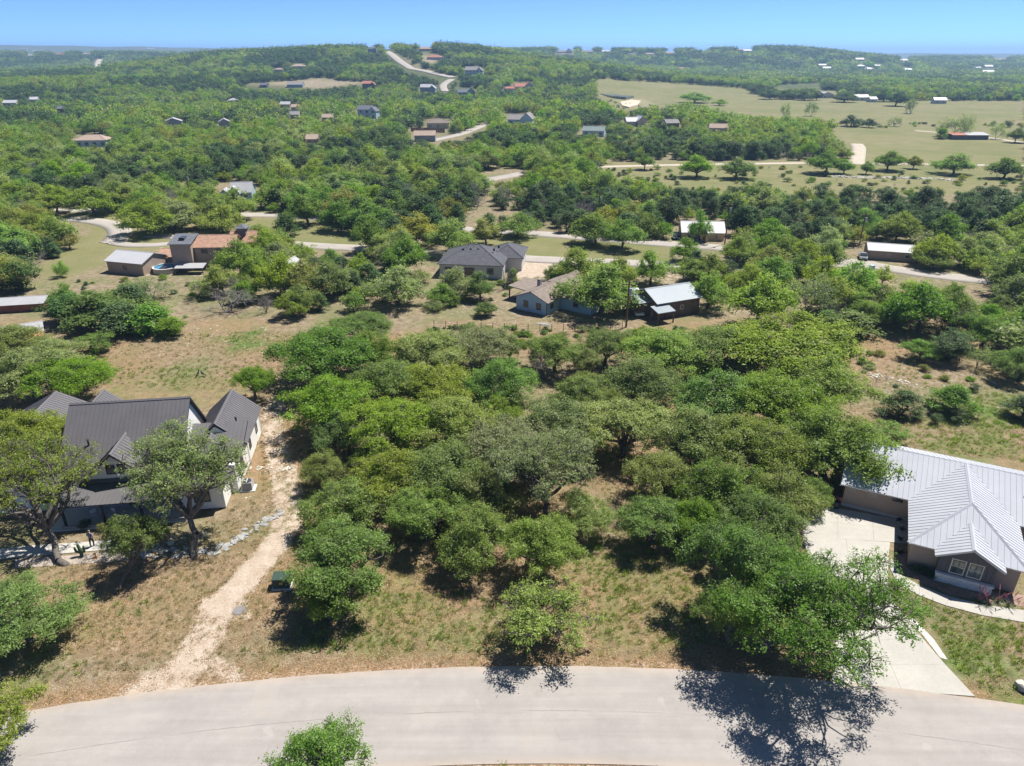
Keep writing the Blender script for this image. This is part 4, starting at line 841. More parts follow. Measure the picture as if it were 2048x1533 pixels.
KEEP += [
    [(205, 705), (330, 668), (480, 656), (600, 645), (640, 648), (560, 690), (545, 735), (470, 770), (420, 800), (240, 790), (200, 745)],
    [(70, 545), (150, 500), (190, 465), (140, 445), (125, 416), (240, 417), (240, 430), (262, 440), (262, 475), (330, 488), (330, 498), (225, 503), (205, 530), (120, 556)],
    [(470, 426), (560, 427), (640, 433), (640, 441), (470, 438)], [(1075, 462), (1230, 474), (1360, 486), (1480, 494), (1480, 503), (1075, 476)], [(600, 455), (700, 462), (700, 490), (640, 492), (600, 480)],
    [(955, 478), (1160, 492), (1330, 500), (1330, 512), (1100, 512), (960, 503)], [(650, 488), (730, 492), (730, 502), (650, 498)], [(855, 502), (1100, 512), (1110, 535), (855, 518)], [(1020, 520), (1100, 525), (1090, 560), (1030, 560)],
    [(862, 502), (1015, 500), (1015, 545), (865, 548)], [(865, 610), (940, 592), (1040, 600), (1036, 560), (1130, 556), (1150, 600), (1250, 600), (1255, 640), (1220, 658), (865, 652)], [(1240, 560), (1300, 540), (1340, 545), (1300, 575)], [(1278, 575), (1385, 562), (1388, 640), (1245, 645)],
    [(228, 500), (310, 498), (345, 488), (360, 462), (468, 455), (468, 478), (415, 490), (405, 545), (228, 550)], [(440, 366), (510, 364), (508, 384), (440, 384)], [(1362, 442), (1450, 440), (1450, 490), (1362, 490)], [(1738, 480), (1822, 492), (1822, 520), (1738, 512)], [(1700, 495), (1740, 500), (1730, 525), (1690, 528)],
    [(1802, 533), (2000, 558), (2000, 570), (1802, 547)], [(0, 587), (82, 587), (82, 612), (0, 618)], [(0, 640), (95, 648), (88, 685), (0, 680)], [(1630, 700), (1720, 690), (1800, 700), (1960, 760), (2048, 770), (2048, 1000), (1760, 880), (1690, 780)],
    [(1215, 323), (2048, 320), (2048, 342), (1215, 338)], [(1230, 345), (2048, 350), (2048, 372), (1700, 370), (1560, 370), (1350, 372)], [(960, 343), (1050, 338), (1050, 352), (985, 364)],
    [(1195, 158), (1330, 166), (1490, 178), (1530, 196), (1650, 201), (2048, 203), (2048, 240), (1680, 240), (1480, 230), (1380, 205), (1340, 212), (1240, 220), (1195, 195)], [(1660, 258), (1760, 252), (2048, 256), (2048, 320), (1730, 320), (1700, 298)], [(1545, 172), (1640, 166), (1640, 175), (1560, 181)],
    [(768, 97), (800, 108), (832, 134), (880, 146), (920, 156), (915, 163), (870, 156), (812, 142), (780, 114)], [(880, 158), (905, 162), (895, 186), (880, 184)], [(490, 168), (650, 156), (700, 165), (690, 172), (600, 178), (500, 177)], [(915, 268), (975, 245), (975, 254), (930, 274)], [(860, 276), (920, 268), (920, 276), (860, 284)], [(188, 118), (204, 118), (200, 136), (188, 137)],
    [(845, 111), (868, 113), (876, 125), (852, 123)], [(1118, 103), (1150, 106), (1148, 110), (1118, 108)], [(650, 160), (745, 165), (740, 168), (650, 165)], [(0, 640), (30, 700), (0, 700)], [(930, 462), (1060, 470), (1060, 478), (930, 470)],
]
# ------------------------------------------------------------------ houses far off
FARH = [  # px, py, width px, rot, kind, wall, roof, label
    (183, 295, 62, 8, 'hip', 'blue', 'tan', 'white-blue house with brown hip roof alone in the left woods'), (348, 254, 34, 20, 'v', 'bluegrey', 'white', 'small grey house with white gabled roof in the left woods'), (450, 254, 24, 20, 'v', 'bluegrey', 'white', 'smallest white-roofed house right of the grey gabled one'),
    (735, 238, 44, -8, '2', 'blue', 'slate', 'two-storey pale blue house with dark roof in the woods'), (876, 258, 46, 4, 'hip', 'beige', 'brown', 'beige house with brown hip roof behind a wooden fence'), (850, 284, 46, 3, 'u', 'bluegrey', 'tan', 'blue-grey house with tan roof below the wooden fence'),
    (1040, 250, 56, -12, 'cross', 'blue', 'grey', 'grey-roofed house with pointed gable above the woods'), (1186, 274, 48, -14, 'u', 'blue', 'green', 'house with green-grey roof and white gable end'), (1272, 254, 42, 6, 'cross', 'beige', 'white', 'house with bright white roofs near the river trees'), (1436, 268, 38, -10, 'u', 'beige', 'tan', 'beige house deep in the right woods'), (1345, 256, 30, 10, 'u', 'dark', 'grey', 'grey house beside the white-roofed one, half hidden'),
    (625, 290, 26, 5, 'u', 'tan', 'tan', 'little tan house hidden in the left middle woods'), (655, 244, 24, 0, 'u', 'tan', 'tan', 'tan roof left of the pale blue two-storey house'), (570, 216, 22, 0, 'u', 'beige', 'pale', 'pale roof at the foot of the hill, left'), (465, 208, 18, 0, 'hip', 'beige', 'pale', 'tiny grey roof in the far left woods'), (590, 238, 20, 10, 'u', 'white', 'grey', 'small grey roof in the dense middle woods'), (590, 222, 16, 0, 'u', 'beige', 'tan', 'little roof uphill of the dense middle woods'),
    (20, 214, 28, 5, 'u', 'white', 'white', 'long white roof at the far left edge'), (68, 206, 16, 15, 'u', 'white', 'white', 'short white roof right of the long one at the left edge'), (120, 226, 16, 0, 'u', 'dark', 'slate', 'dark little roof in the far left woods'),
    (597, 138, 28, 5, 'hip', 'beige', 'tan', 'tan villa alone on the hillside'), (557, 145, 18, 0, 'hip', 'beige', 'tan', 'smaller tan villa left of the hillside villa'), (948, 152, 40, -5, '2', 'white', 'grey', 'large white two-storey house where the hill road turns'), (1048, 180, 40, 5, 'cross', 'stone', 'red', 'red-roofed house on the right shoulder of the hill'), (1020, 184, 24, 5, 'hip', 'stone', 'red', 'low red-roofed wing left of the red-roofed house'), (933, 192, 38, 8, 'cross', 'bluegrey', 'slate', 'dark-roofed house below the hill road'), (856, 188, 34, -4, '2', 'bluegrey', 'pale', 'grey two-storey house with wide windows under the hill'), (738, 180, 28, 3, '2', 'brown', 'red', 'brown two-storey house with red roof under the hill'),
    (590, 176, 34, 3, 'u', 'bluegrey', 'grey', 'grey frame house on the bare building site'), (527, 176, 16, 0, 'u', 'dark', 'slate', 'dark cabin at the left end of the bare building site'), (868, 120, 30, -8, 'hip', 'stone', 'red', 'red-roofed villa near the hill crest'), (850, 103, 24, 0, 'hip', 'stone', 'rosy', 'rosy villa on the hill crest'), (776, 98, 14, 0, 'u', 'white', 'white', 'small white roof on the crest beside the road'), (745, 107, 20, 0, '2', 'bluegrey', 'slate', 'dark house on the crest left of the road'), (726, 92, 16, 0, 'u', 'white', 'pale', 'pale roof at the very top of the hill'), (822, 92, 14, 0, 'hip', 'stone', 'tan', 'tan roof on the skyline of the hill'),
    (1130, 107, 32, 4, 'cross', 'white', 'grey', 'long pale house on the far right ridge'), (1175, 107, 22, 0, 'u', 'beige', 'grey', 'grey roof right of the long pale ridge house'), (1212, 106, 18, 0, 'u', 'white', 'white', 'white house on the ridge, third from the hill'), (978, 96, 18, 0, 'hip', 'stone', 'brown', 'brown roof on the skyline behind the hill'), (1137, 97, 10, 0, 'u', 'white', 'white', 'white roof on the skyline above the long pale house'), (1340, 110, 18, 0, 'u', 'stone', 'tan', 'tan roof on the ridge above the treeline'), (1405, 103, 24, 0, 'hip', 'stone', 'grey', 'grey house on the highest part of the right ridge'), (1495, 105, 18, 0, 'u', 'white', 'white', 'bright white house right of the highest ridge house'), (1480, 103, 12, 0, 'u', 'beige', 'tan', 'tan roof beside the bright white ridge house'),
    (1645, 134, 16, 0, 'u', 'white', 'white', 'white house left on the far right slope'), (1654, 140, 18, 0, 'u', 'white', 'white', 'lower of two white houses left on the far right slope'), (1722, 136, 18, 6, 'hip', 'white', 'white', 'white pyramid-roofed house on the far right slope'), (1738, 142, 20, -5, 'hip', 'white', 'white', 'white hip-roofed house just below the pyramid-roofed one'), (1756, 135, 14, 0, 'u', 'white', 'pale', 'grey-white house right of the pyramid-roofed one'), (1816, 143, 18, 0, 'u', 'white', 'white', 'long low white house on the far right slope'), (1808, 124, 18, 0, 'u', 'white', 'white', 'white house near the skyline, far right'), (1720, 122, 18, 0, 'u', 'stone', 'white', 'pale house near the skyline above the pyramid roof'), (1955, 139, 14, 0, 'u', 'white', 'white', 'white house on the rightmost slope'), (1978, 136, 18, 0, 'u', 'white', 'white', 'white house right of the one on the rightmost slope'), (1978, 148, 26, 0, 'u', 'white', 'white', 'widest white house on the rightmost slope'), (2000, 122, 30, 0, 'u', 'stone', 'tan', 'tan building at the skyline, far right edge'),
    (75, 103, 24, 0, 'u', 'white', 'pale', 'pale house on the far left ridge'), (118, 112, 20, 0, 'hip', 'stone', 'red', 'red-roofed house on the far left ridge'), (48, 99, 12, 0, 'u', 'stone', 'tan', 'tan house at the left end of the far ridge'), (62, 114, 14, 0, 'u', 'white', 'white', 'white house below the pale one on the far left ridge'), (172, 111, 14, 0, 'u', 'stone', 'tan', 'tan house above the pale cut on the far left ridge'), (300, 99, 16, 0, 'u', 'white', 'white', 'white house on the left skyline'), (358, 107, 16, 0, 'u', 'white', 'white', 'white house right of the one on the left skyline'), (240, 104, 16, 0, 'hip', 'stone', 'tan', 'tan villa on the far left ridge top'), (285, 99, 10, 0, 'u', 'stone', 'red', 'little red roof on the left skyline'),
    (1363, 140, 12, 0, 'u', 'stone', 'rosy', 'rosy hut at the foot of the right ridge'), (1300, 112, 16, 0, 'u', 'stone', 'tan', 'tan house along the ridge right of the white one'), (1265, 112, 14, 0, 'hip', 'stone', 'grey', 'grey house along the ridge right of the white one'),
]
def far_house(px, py, wpx, rot, kind, wm, rm, label, name='house', cat='house', group='houses of the far hills'):
    p = at(px, py); dep = proj(p.x, p.y, p.z)[2]; W = wpx / F * dep * (.96 if kind == 'hip' else .9); D = min(max(W * .6, 7), 14); h = 3.2 if W > 9 else 2.8; a = W / 2
    if kind == '2': bl = [(-a, a * .5, 0, D, h * 1.9, h * 1.9 + D * .28, 'u'), (a * .2, a, -1.5, D * .8, h * 1.6, h * 1.6 + a * .35, 'v')]; zs = (.9, h + .7)
    elif kind == 'cross': bl = [(-a, a * .6, 0, D, h, h + D * .26, 'u'), (a * .1, a, -2, D, h * 1.2, h * 1.2 + a * .4, 'v')]; zs = (.9,)
    elif kind == 'hip': bl = [(-a, a, 0, D, h, h + D * .25, 'hip')]; zs = (.9,)
    else: bl = [(-a, a, 0, D, h, h + D * .25, kind)]; zs = (.9,)
    k = max(2, int(W / 3.5)); v = -1.5 if kind == '2' else -2 if kind == 'cross' else 0
    wins = []
    for z in zs:
        for i in range(k):
            u = -a + W * (i + .5) / k; vv = v if (kind in ('2', 'cross') and u > a * .2 + .6) else 0
            wins.append((u, vv, z, FR, min(1.5, W / k * .5), 1.3))
    blockhouse(name, label, px, py, rot, bl, cat, group, wm, rm, wins if wpx >= 26 else wins[:1], win_m=TRIMB if wm in ('white', 'blue') and wpx > 30 else None)
    hh = wpx * .42; KEEP.append([(px - wpx * .5, py - hh), (px + wpx * .5, py - hh), (px + wpx * .5, py - hh * .25), (px - wpx * .5, py - hh * .25)])
for f in FARH: far_house(*f)
for f in [(1653, 197, 36, 12, 'v', 'white', 'white', 'white metal barn with dark doorway in the far field'), (1724, 202, 30, 4, 'u', 'white', 'white', 'low white shed right of the far white barn'), (1747, 205, 16, 4, 'u', 'white', 'pale', 'small pale shed next to the low white one'), (1880, 208, 26, -6, 'u', 'white', 'white', 'white hay barn alone at the right of the far field')]: far_house(*f, name='barn', cat='barn', group='barns in the far field')
blockhouse('stable', 'long low stable with half red, half grey roof in the far pasture', 1940, 280, -2, [(-9, -2, 0, 6, 2.4, 3.2, 'shed', 'dark', 'red'), (-1.9, 9, 0, 6, 2.4, 3.2, 'shed', 'dark', 'pale')], 'stable', wm='dark', rm='pale')
KEEP += [[(1900, 268), (1985, 268), (1985, 282), (1900, 280)], [(818, 256), (890, 258), (890, 266), (818, 264)]]

# ------------------------------------------------------------------ trees that stand out in the middle distance
def tree_at(px, py, wpx, h, kind, tone, lab, name=None, cat='tree', group=None):
    """crown centre in the photo, on whatever ground lies below it"""
    fz = .6 if kind in 'oO' else .5; p = G(px, py, h * fz); zt = float(HT(p.x, p.y))
    if zt > .2: p = G(px, py, zt + h * fz)
    dep = proj(p.x, p.y, zt)[2]; rad = wpx / F * dep / 2; far = dep > 105; j = rngT.randrange(20)
    if kind == 'o': plant(name or 'live_oak', (OAKM if far else OAKN)[j % 7], p.x, p.y, rad / 4.2, h / 6.4, rngT.uniform(0, 6.28), tone, lab, cat, group, z=zt)
    elif kind == 'j': plant(name or 'juniper', (CEDM if far else CEDN)[j % 4], p.x, p.y, rad / 2.2, h / 4.4, rngT.uniform(0, 6.28), tone, lab, cat, group, z=zt)
    elif kind == 'b': plant(name or 'bare_tree', BARE_T[j % 3], p.x, p.y, rad / 3.0, h / 5.0, rngT.uniform(0, 6.28), None, lab, cat, group, z=zt)
    elif kind == 's': plant(name or 'sparse_tree', SPARSE[j % 2], p.x, p.y, rad / 3.0, h / 5.0, rngT.uniform(0, 6.28), tone, lab, cat, group, z=zt, bark=GREYB)
    elif kind == 'u': plant(name or 'shrub', BUSHN[j % 3], p.x, p.y, rad / 1.3, h / 1.65, rngT.uniform(0, 6.28), tone, lab, 'shrub', group, z=zt)
    OCC.append((p.x, p.y, rad))
for a in [
    (1525, 592, 135, 8.6, 'o', 'bright', 'rounded vivid green tree right of the barn', 'round_tree'), (1540, 520, 88, 6.2, 'o', 'rust', 'pale yellow-green tree behind the rounded vivid one'),
    (1190, 452, 96, 7.0, 'o', 'green', 'spreading live oak left of a pair on the roadside grass'), (1246, 462, 90, 6.8, 'o', 'green', 'spreading live oak right of a pair on the roadside grass'), (1035, 446, 84, 5.6, 'o', 'green', 'lone live oak on the grass strip with round shadow'),
    (180, 398, 100, 7.0, 'o', 'olive', 'lone pale live oak beside the left bend of the upper road'), (290, 430, 105, 8.0, 'o', 'olive', 'tall pale live oak beside the curved spur road'), (345, 425, 120, 7.0, 'o', 'grey', 'grey-green oak behind the tan two-storey house'), (440, 435, 90, 7.0, 'o', 'olive', 'olive oak right behind the small dark cupola'),
    (1204, 568, 150, 8.6, 'o', 'green', 'spreading oak standing against the pale blue house'), (1160, 528, 110, 7.0, 'o', 'olive', 'olive oak behind the pale blue house'), (1235, 545, 90, 7.0, 'o', 'olive', 'olive oak between the blue house and the lower road'), (1108, 545, 44, 3.2, 'o', 'shrub', 'small round oak at the pale construction patch'), (1305, 530, 78, 6.4, 'o', 'green', 'dark oak behind the barn'), (1420, 575, 90, 6.4, 'o', 'green', 'oak at the right end of the barn roof'),
    (970, 615, 50, 2.5, 'o', 'shrub', 'small many-stemmed tree alone in the fenced yard', 'yard_tree'), (912, 560, 80, 5.6, 'o', 'grey', 'grey-green oak before the charcoal hip roof'), (960, 568, 60, 5.0, 'o', 'green', 'oak before the right part of the charcoal hip roof'), (880, 585, 60, 3.6, 'o', 'green', 'low oak at the left end of the charcoal-roofed house'), (1025, 555, 32, 3.4, 'j', 'shrub', 'small green tree right of the charcoal-roofed house', 'small_tree'),
    (905, 603, 44, 1.8, 'u', 'shrub', 'bright shrub below the charcoal-roofed house'), (868, 612, 50, 1.5, 'u', 'grey', 'grey-green shrub left in the fenced yard'),
    (1010, 548, 40, 6.0, 'b', None, 'bare grey tree right of the charcoal-roofed house'), (448, 600, 130, 4.6, 'b', None, 'wide bare grey tree at the top of the tan clearing'), (530, 605, 60, 3.6, 'b', None, 'bare grey tree right of the wide bare one'), (1095, 730, 95, 4.6, 'b', None, 'pale bare tree at the back of the wooded lot'), (300, 578, 90, 4.0, 's', 'grey', 'half-bare brush behind the dark junipers'), (395, 575, 70, 4.0, 's', 'grey', 'half-bare tree left of the wide bare grey one'), (2000, 692, 80, 3.4, 'b', None, 'bare grey thicket at the right edge'), (1730, 505 + 60, 60, 4.6, 's', 'grey', 'half-bare grey tree below the long tan building'), (1618, 590, 95, 7.4, 's', 'grey', 'tall half-bare tree right of the vivid green one'), (868, 347, 34, 6.0, 'b', None, 'bare tree beside the short back road'), (778, 500, 60, 5.6, 's', 'grey', 'half-bare tree at the lower road left of the charcoal roof'), (15, 530, 90, 6.4, 's', 'grey', 'half-bare tree at the left edge above the red-walled shed'),
    (205, 612, 165, 5.8, 'o', 'green', 'broad dark oak left of the clearing'), (130, 620, 90, 4.6, 'j', 'juniper', 'dark juniper right of the red-walled shed'), (300, 640, 110, 4.4, 'j', 'shrub', 'green juniper at the top left of the clearing'), (188, 688, 78, 2.9, 'j', 'shrub', 'round bright green shrub at the lower left of the clearing', 'round_shrub'), (340, 655, 62, 2.8, 'j', 'shrub', 'small round juniper touching the clearing'), (240, 640, 100, 4.6, 'j', 'juniper', 'dark juniper between the broad oak and the clearing'), (262, 600, 90, 4.6, 'j', 'juniper', 'dark juniper behind the broad dark oak'),
    (1700, 648, 120, 3.6, 'j', 'shrub', 'green shrub mass above the white utility box'), (1655, 640, 60, 3.0, 'j', 'shrub', 'shrub left of the green shrub mass'), (1805, 808, 92, 3.2, 'j', 'juniper', 'dark round juniper on the rocky slope'), (1908, 800, 110, 3.6, 'j', 'shrub', 'largest green juniper on the rocky slope'), (1772, 868, 82, 2.6, 'j', 'bright', 'vivid green shrub behind the pale garage roof', 'green_shrub'), (1873, 838, 30, 1.3, 'u', 'juniper', 'small dark shrub left of two below the largest juniper'), (1912, 832, 44, 1.5, 'u', 'juniper', 'small dark shrub right of two below the largest juniper'), (1845, 695, 78, 3.2, 'o', 'shrub', 'small oak in the upper rocky slope'), (2050, 815, 80, 3.0, 'j', 'juniper', 'dark juniper cut by the right edge'), (1680, 705, 40, 1.2, 'u', 'juniper', 'low dark shrub at the top of the rocky slope'), (1900, 690, 90, 4.6, 'j', 'juniper', 'dark juniper at the upper right thicket'), (1975, 660, 110, 5.2, 'o', 'green', 'dark oak in the upper right thicket'), (2040, 720, 90, 5.0, 'o', 'green', 'dark oak at the right edge above the grass'), (1960, 715, 60, 3.2, 's', 'grey', 'half-bare shrub at the upper right thicket'),
    (1518, 176, 36, 9, 'o', 'juniper', 'lone dark oak at the left of the far field'), (1780, 318, 66, 7.2, 'o', 'green', 'round oak beside the gravel road, first right of the dirt track'), (1830, 322, 34, 5.0, 'o', 'rust', 'brownish small oak right of the round roadside oak'), (1912, 324, 74, 7.4, 'o', 'green', 'round oak beside the gravel road left of the last one'), (2015, 332, 72, 7.4, 'o', 'green', 'round oak beside the gravel road at the right edge'), (1395, 330, 72, 7.4, 'o', 'bright', 'light green oak on the gravel road left of the woods end'), (1475, 333, 70, 7.0, 'o', 'green', 'oak in front of the gravel road below the woods end'), (1290, 320, 40, 6.0, 'o', 'green', 'small oak behind the gravel road'), (1655, 322, 80, 7.5, 'o', 'green', 'oak at the corner of woods and dirt track'), (1690, 332, 40, 5.0, 'o', 'green', 'small oak left of the dirt track mouth'), (1735, 334, 30, 4.5, 'o', 'green', 'small oak right of the dirt track mouth'),
    (1570, 222, 26, 11, 's', 'grey', 'tall half-bare tree left of two in the far field'), (1625, 218, 28, 10, 's', 'green', 'tall thin tree right of two in the far field'), (1826, 210, 34, 12, 's', 'grey', 'tall half-bare tree before the far farm trees'), (1705, 240, 44, 6.5, 'o', 'juniper', 'dark oak in the hedge line between the pastures'), (1740, 245, 28, 5, 'o', 'juniper', 'small oak right of the one in the hedge line'), (1790, 243, 30, 6, 's', 'grey', 'dark half-bare tree in the hedge line'), (1910, 255, 60, 10, 's', 'grey', 'wide half-bare tree behind the long stable'), (1935, 250, 40, 12, 's', 'grey', 'tall half-bare tree behind the long stable'), (1885, 268, 34, 5, 'j', 'shrub', 'green bush at the left end of the long stable'), (1390, 194, 60, 8, 'o', 'bright', 'light green trees in the river bend'), (1440, 204, 30, 5, 'o', 'bright', 'bush right of the river bend trees'), (1770, 190, 40, 10, 'o', 'juniper', 'left dark farm tree in the far field'), (1795, 196, 50, 11, 'o', 'juniper', 'large dark farm tree in the far field'), (1995, 262, 30, 8, 's', 'grey', 'half-bare tree right of the stable'), (2035, 268, 40, 7, 'o', 'green', 'green tree right of the stable at the edge'),
    (1540, 188, 40, 8, 'o', 'juniper', 'first dark tree in the row left of the white barn'), (1575, 188, 44, 8, 'o', 'juniper', 'second dark tree in the row left of the white barn'), (1610, 190, 40, 8, 'o', 'juniper', 'third dark tree in the row left of the white barn'), (1635, 190, 24, 8, 'o', 'juniper', 'dark tree touching the white barn'), (1690, 194, 50, 8, 'o', 'juniper', 'dark tree right behind the white barn'),
    (610, 415, 90, 7.5, 'o', 'green', 'shady oak left of the group on the upper grass strip'), (680, 425, 90, 7.5, 'o', 'green', 'shady oak in the middle of the group on the upper grass strip'), (740, 430, 100, 8.0, 'o', 'green', 'shady oak right in the group on the upper grass strip'), (570, 452, 60, 5.2, 'j', 'juniper', 'dark conical juniper on the upper grass strip'), (650, 398, 80, 7, 'o', 'green', 'oak behind the upper road above the grass strip'), (830, 455, 100, 7.5, 'o', 'rust', 'yellow-brown oak between the two roads'), (900, 470, 100, 7.5, 'o', 'olive', 'olive oak behind the charcoal hip roof'), (970, 460, 70, 6.0, 'o', 'rust', 'brownish oak left of the lone grass-strip oak'),
    (1370, 470 + 26, 60, 5.0, 'o', 'green', 'dark green oak in front of the yellow stone house'), (1400, 447, 46, 7.4, 'o', 'green', 'oak rising over the white roof of the yellow house'), (120, 560 - 20, 36, 3.0, 'u', 'bright', 'bright shrub in the left meadow'),
]: tree_at(*a[:7], **({'name': a[7]} if len(a) > 7 else {}))

# ------------------------------------------------------------------ the woods
rw = np.random.RandomState(5)
def in_any(px, py, polys):
    c = np.zeros(px.shape, bool)
    for poly in polys: c |= inpoly(px, py, poly)
    return c
def band(y0, y1, sp, rmin, rmax):
    """jittered grid of tree spots over the view sector between two distances"""
    out = []
    ys = np.arange(y0, y1, sp)
    for y in ys:
        half = y * .80 + 25; xs = np.arange(-half, half, sp) + rw.rand() * sp
        out.append(np.stack([xs + rw.uniform(-.42, .42, len(xs)) * sp, np.full(len(xs), y) + rw.uniform(-.42, .42, len(xs)) * sp], -1))
    P_ = np.concatenate(out); r = rmin + (rmax - rmin) * 1.25 * rw.rand(len(P_)) ** 1.6 * np.clip(.55 + vnoise(P_[:, 0], P_[:, 1], 45, 12), .6, 1.25); return np.column_stack([P_, r])
C = np.concatenate([band(78, 430, 4.7, 1.9, 4.2), band(430, 900, 6.6, 2.6, 4.6), band(900, 1700, 9.5, 3.6, 6.0), band(1700, 3600, 15, 5.5, 9.0)])
x, y, r = C.T; z = HT(x, y); h = r * rw.uniform(1.35, 1.85, len(r)) ; h = np.clip(h, 2.5, 7.5) * np.where(y > 1700, 1.15, 1)
bx, by, bd = proj(x, y, z); tx, ty, _ = proj(x, y, z + h); cx_, cy_, _ = proj(x, y, z + h * .6); rp = r / bd * F
ok = (bd > 1) & (bx > -160) & (bx < 2210) & (ty < 1000)
LIM = [(-200, 652), (330, 628), (600, 640), (850, 606), (1000, 590), (1260, 590), (1400, 606), (1640, 640), (1780, 660), (2048, 735), (2300, 800)]
ok &= by < np.interp(bx, [p[0] for p in LIM], [p[1] for p in LIM])
k_ok = np.nonzero(ok)[0]; bad = np.zeros(len(k_ok), bool)
for fz_ in (0, .25, .5, .75, .95):
    for fx_ in ((0,) if fz_ == 0 else (-.85, -.45, 0, .45, .85)): bad |= in_any(bx[k_ok] + fx_ * rp[k_ok] * (1 if fz_ < .9 else .5), by[k_ok] + (ty - by)[k_ok] * fz_, KEEP)
ok[k_ok[bad]] = False
dens = vnoise(x, y, 38, 21); ok &= ~((dens < .1) & (y < 800))
for ox, oy, orr in OCC: ok &= np.hypot(x - ox, y - oy) > (orr * .7 + r * .45)
x, y, z, r, h, bx, by, bd, rp = [v[ok] for v in (x, y, z, r, h, bx, by, bd, rp)]
ju = (vnoise(x, y, 60, 31) * .6 + vnoise(x, y, 17, 32) * .4 + rw.uniform(-.18, .18, len(x))) > np.where(y > 1700, .38, np.where(y > 600, .45, .55))
tn_ = vnoise(x, y, 26, 33) * .55 + rw.rand(len(x)) * .45
TONES = ['olive', 'green', 'bright', 'grey', 'rust', 'juniper', 'bare']
tone = np.select([ju, tn_ < .30, tn_ < .40, tn_ < .60, tn_ < .68, tn_ < .76], [5, 1, 3, 0, 4, 2], 0)
tone = np.where(~ju & (rw.rand(len(x)) < .35) & (tn_ >= .5), 1, tone); tone = np.where((rw.rand(len(x)) < .05) & (y < 700), 6, tone)
order = np.argsort(-rp)
n_ind = {'oak': 310 - len([o for o in bpy.data.objects if o.name.startswith('live_oak')]), 'jun': 220, 'bare': 34}
LAND = [(1150, 600, 'the blue house'), (930, 530, 'the charcoal hip roof'), (1330, 600, 'the barn'), (395, 500, 'the two-storey house'), (268, 525, 'the tan garage'), (475, 385, 'the teal house'), (1405, 465, 'the yellow house'), (1782, 500, 'the long tan building'), (40, 600, 'the red-walled shed'),
        (1525, 600, 'the vivid green tree'), (180, 400, 'the left road bend'), (1190, 470, 'the roadside oak pair'), (1015, 355, 'the short back road'), (735, 230, 'the two-storey blue house'), (850, 275, 'the house below the fence'), (1186, 268, 'the green-roofed house'), (1436, 262, 'the beige house'), (183, 290, 'the hip-roofed house'), (1700, 340, 'the dirt track'), (1900, 555, 'the right road end'), (640, 430, 'the upper grass strip'), (448, 600, 'the wide bare tree'), (1850, 360, 'the rock ledge'), (1300, 350, 'the gravel road clearing'), (850, 450, 'the brown roadside oak'), (0, 520, 'the left meadow'), (1720, 650, 'the utility box'), (600, 560, 'the tin-roofed shed')]
TW = {0: 'olive', 1: 'green', 2: 'light green', 3: 'grey-green', 4: 'yellowish', 5: 'dark', 6: 'bare grey'}
used = np.zeros(len(x), bool); lab_count = {}; chosen = []
for i in order:
    k = 'jun' if tone[i] == 5 else 'bare' if tone[i] == 6 else 'oak'
    if n_ind[k] <= 0 or bx[i] < -20 or bx[i] > 2068: continue
    n_ind[k] -= 1; used[i] = True
    dd = sorted(LAND, key=lambda L: (L[0] - bx[i]) ** 2 + 4 * (L[1] - by[i]) ** 2); L1, L2 = dd[0], dd[1]
    dx, dy = bx[i] - L1[0], by[i] - L1[1]; q = math.hypot(dx, 2 * dy)
    near_ = 'just ' if q < 60 else '' if q < 130 else 'well '
    rel = ('right of ' if dx > 0 else 'left of ') if abs(dx) > 1.6 * abs(dy) else ('in front of ' if dy > 0 else 'behind ')
    size = 'large ' if r[i] > 3.7 else 'small ' if r[i] < 2.8 else ''
    kindw = {'jun': 'juniper', 'bare': 'leafless tree', 'oak': 'live oak'}[k]
    lab = f'{size}{TW[int(tone[i])]} {kindw} {near_}{rel}{L1[2]}, toward {L2[2][4:] if L2[2].startswith("the ") else L2[2]}'
    if len(lab.split()) > 14: lab = lab.replace('leafless tree', 'tree').replace('well ', '')
    chosen.append([i, k, lab])
groups = {}
for c_ in chosen: groups.setdefault(c_[2], []).append(c_)
ORD = ['leftmost', 'second from left', 'third from left', 'fourth from left', 'fifth from left', 'sixth from left', 'seventh from left', 'eighth from left', 'ninth from left']
for lab, g_ in groups.items():
    if len(g_) > 1:
        for n_, c_ in enumerate(sorted(g_, key=lambda c: bx[c[0]])): c_[2] = lab.split(', toward')[0] + (f', {ORD[min(n_, 8)]} facing ' + lab.split(', toward ')[1] if len(lab.split()) < 12 else f', {ORD[min(n_, 8)]}')
byl = {}
for c_ in chosen: byl.setdefault(c_[2], []).append(c_)
for lab, g_ in byl.items():
    if len(g_) > 1:
        for n_, c_ in enumerate(sorted(g_, key=lambda c: by[c[0]])): c_[2] = lab + [', farthest', ', nearest', ', middle'][0 if n_ == 0 else 1 if n_ == len(g_) - 1 else 2]
for i, k, lab in chosen:
    rz = rw.uniform(0, 6.28); gname = {'jun': 'junipers in the woods', 'bare': 'leafless trees in the woods', 'oak': 'live oaks in the woods'}[k]
    if k == 'jun': plant('juniper', CEDM[i % 4], x[i], y[i], r[i] / 2.6, h[i] / 4.8, rz, 'juniper', lab, 'tree', gname, z=z[i])
    elif k == 'bare': plant('bare_tree', BARE_T[i % 3], x[i], y[i], r[i] / 3.2, h[i] / 5.2, rz, None, lab, 'tree', gname, z=z[i])
    else: plant('live_oak', OAKM[i % 7], x[i], y[i], r[i] / 3.9, h[i] / 6.2, rz, TONES[tone[i]], lab, 'tree', gname, z=z[i])
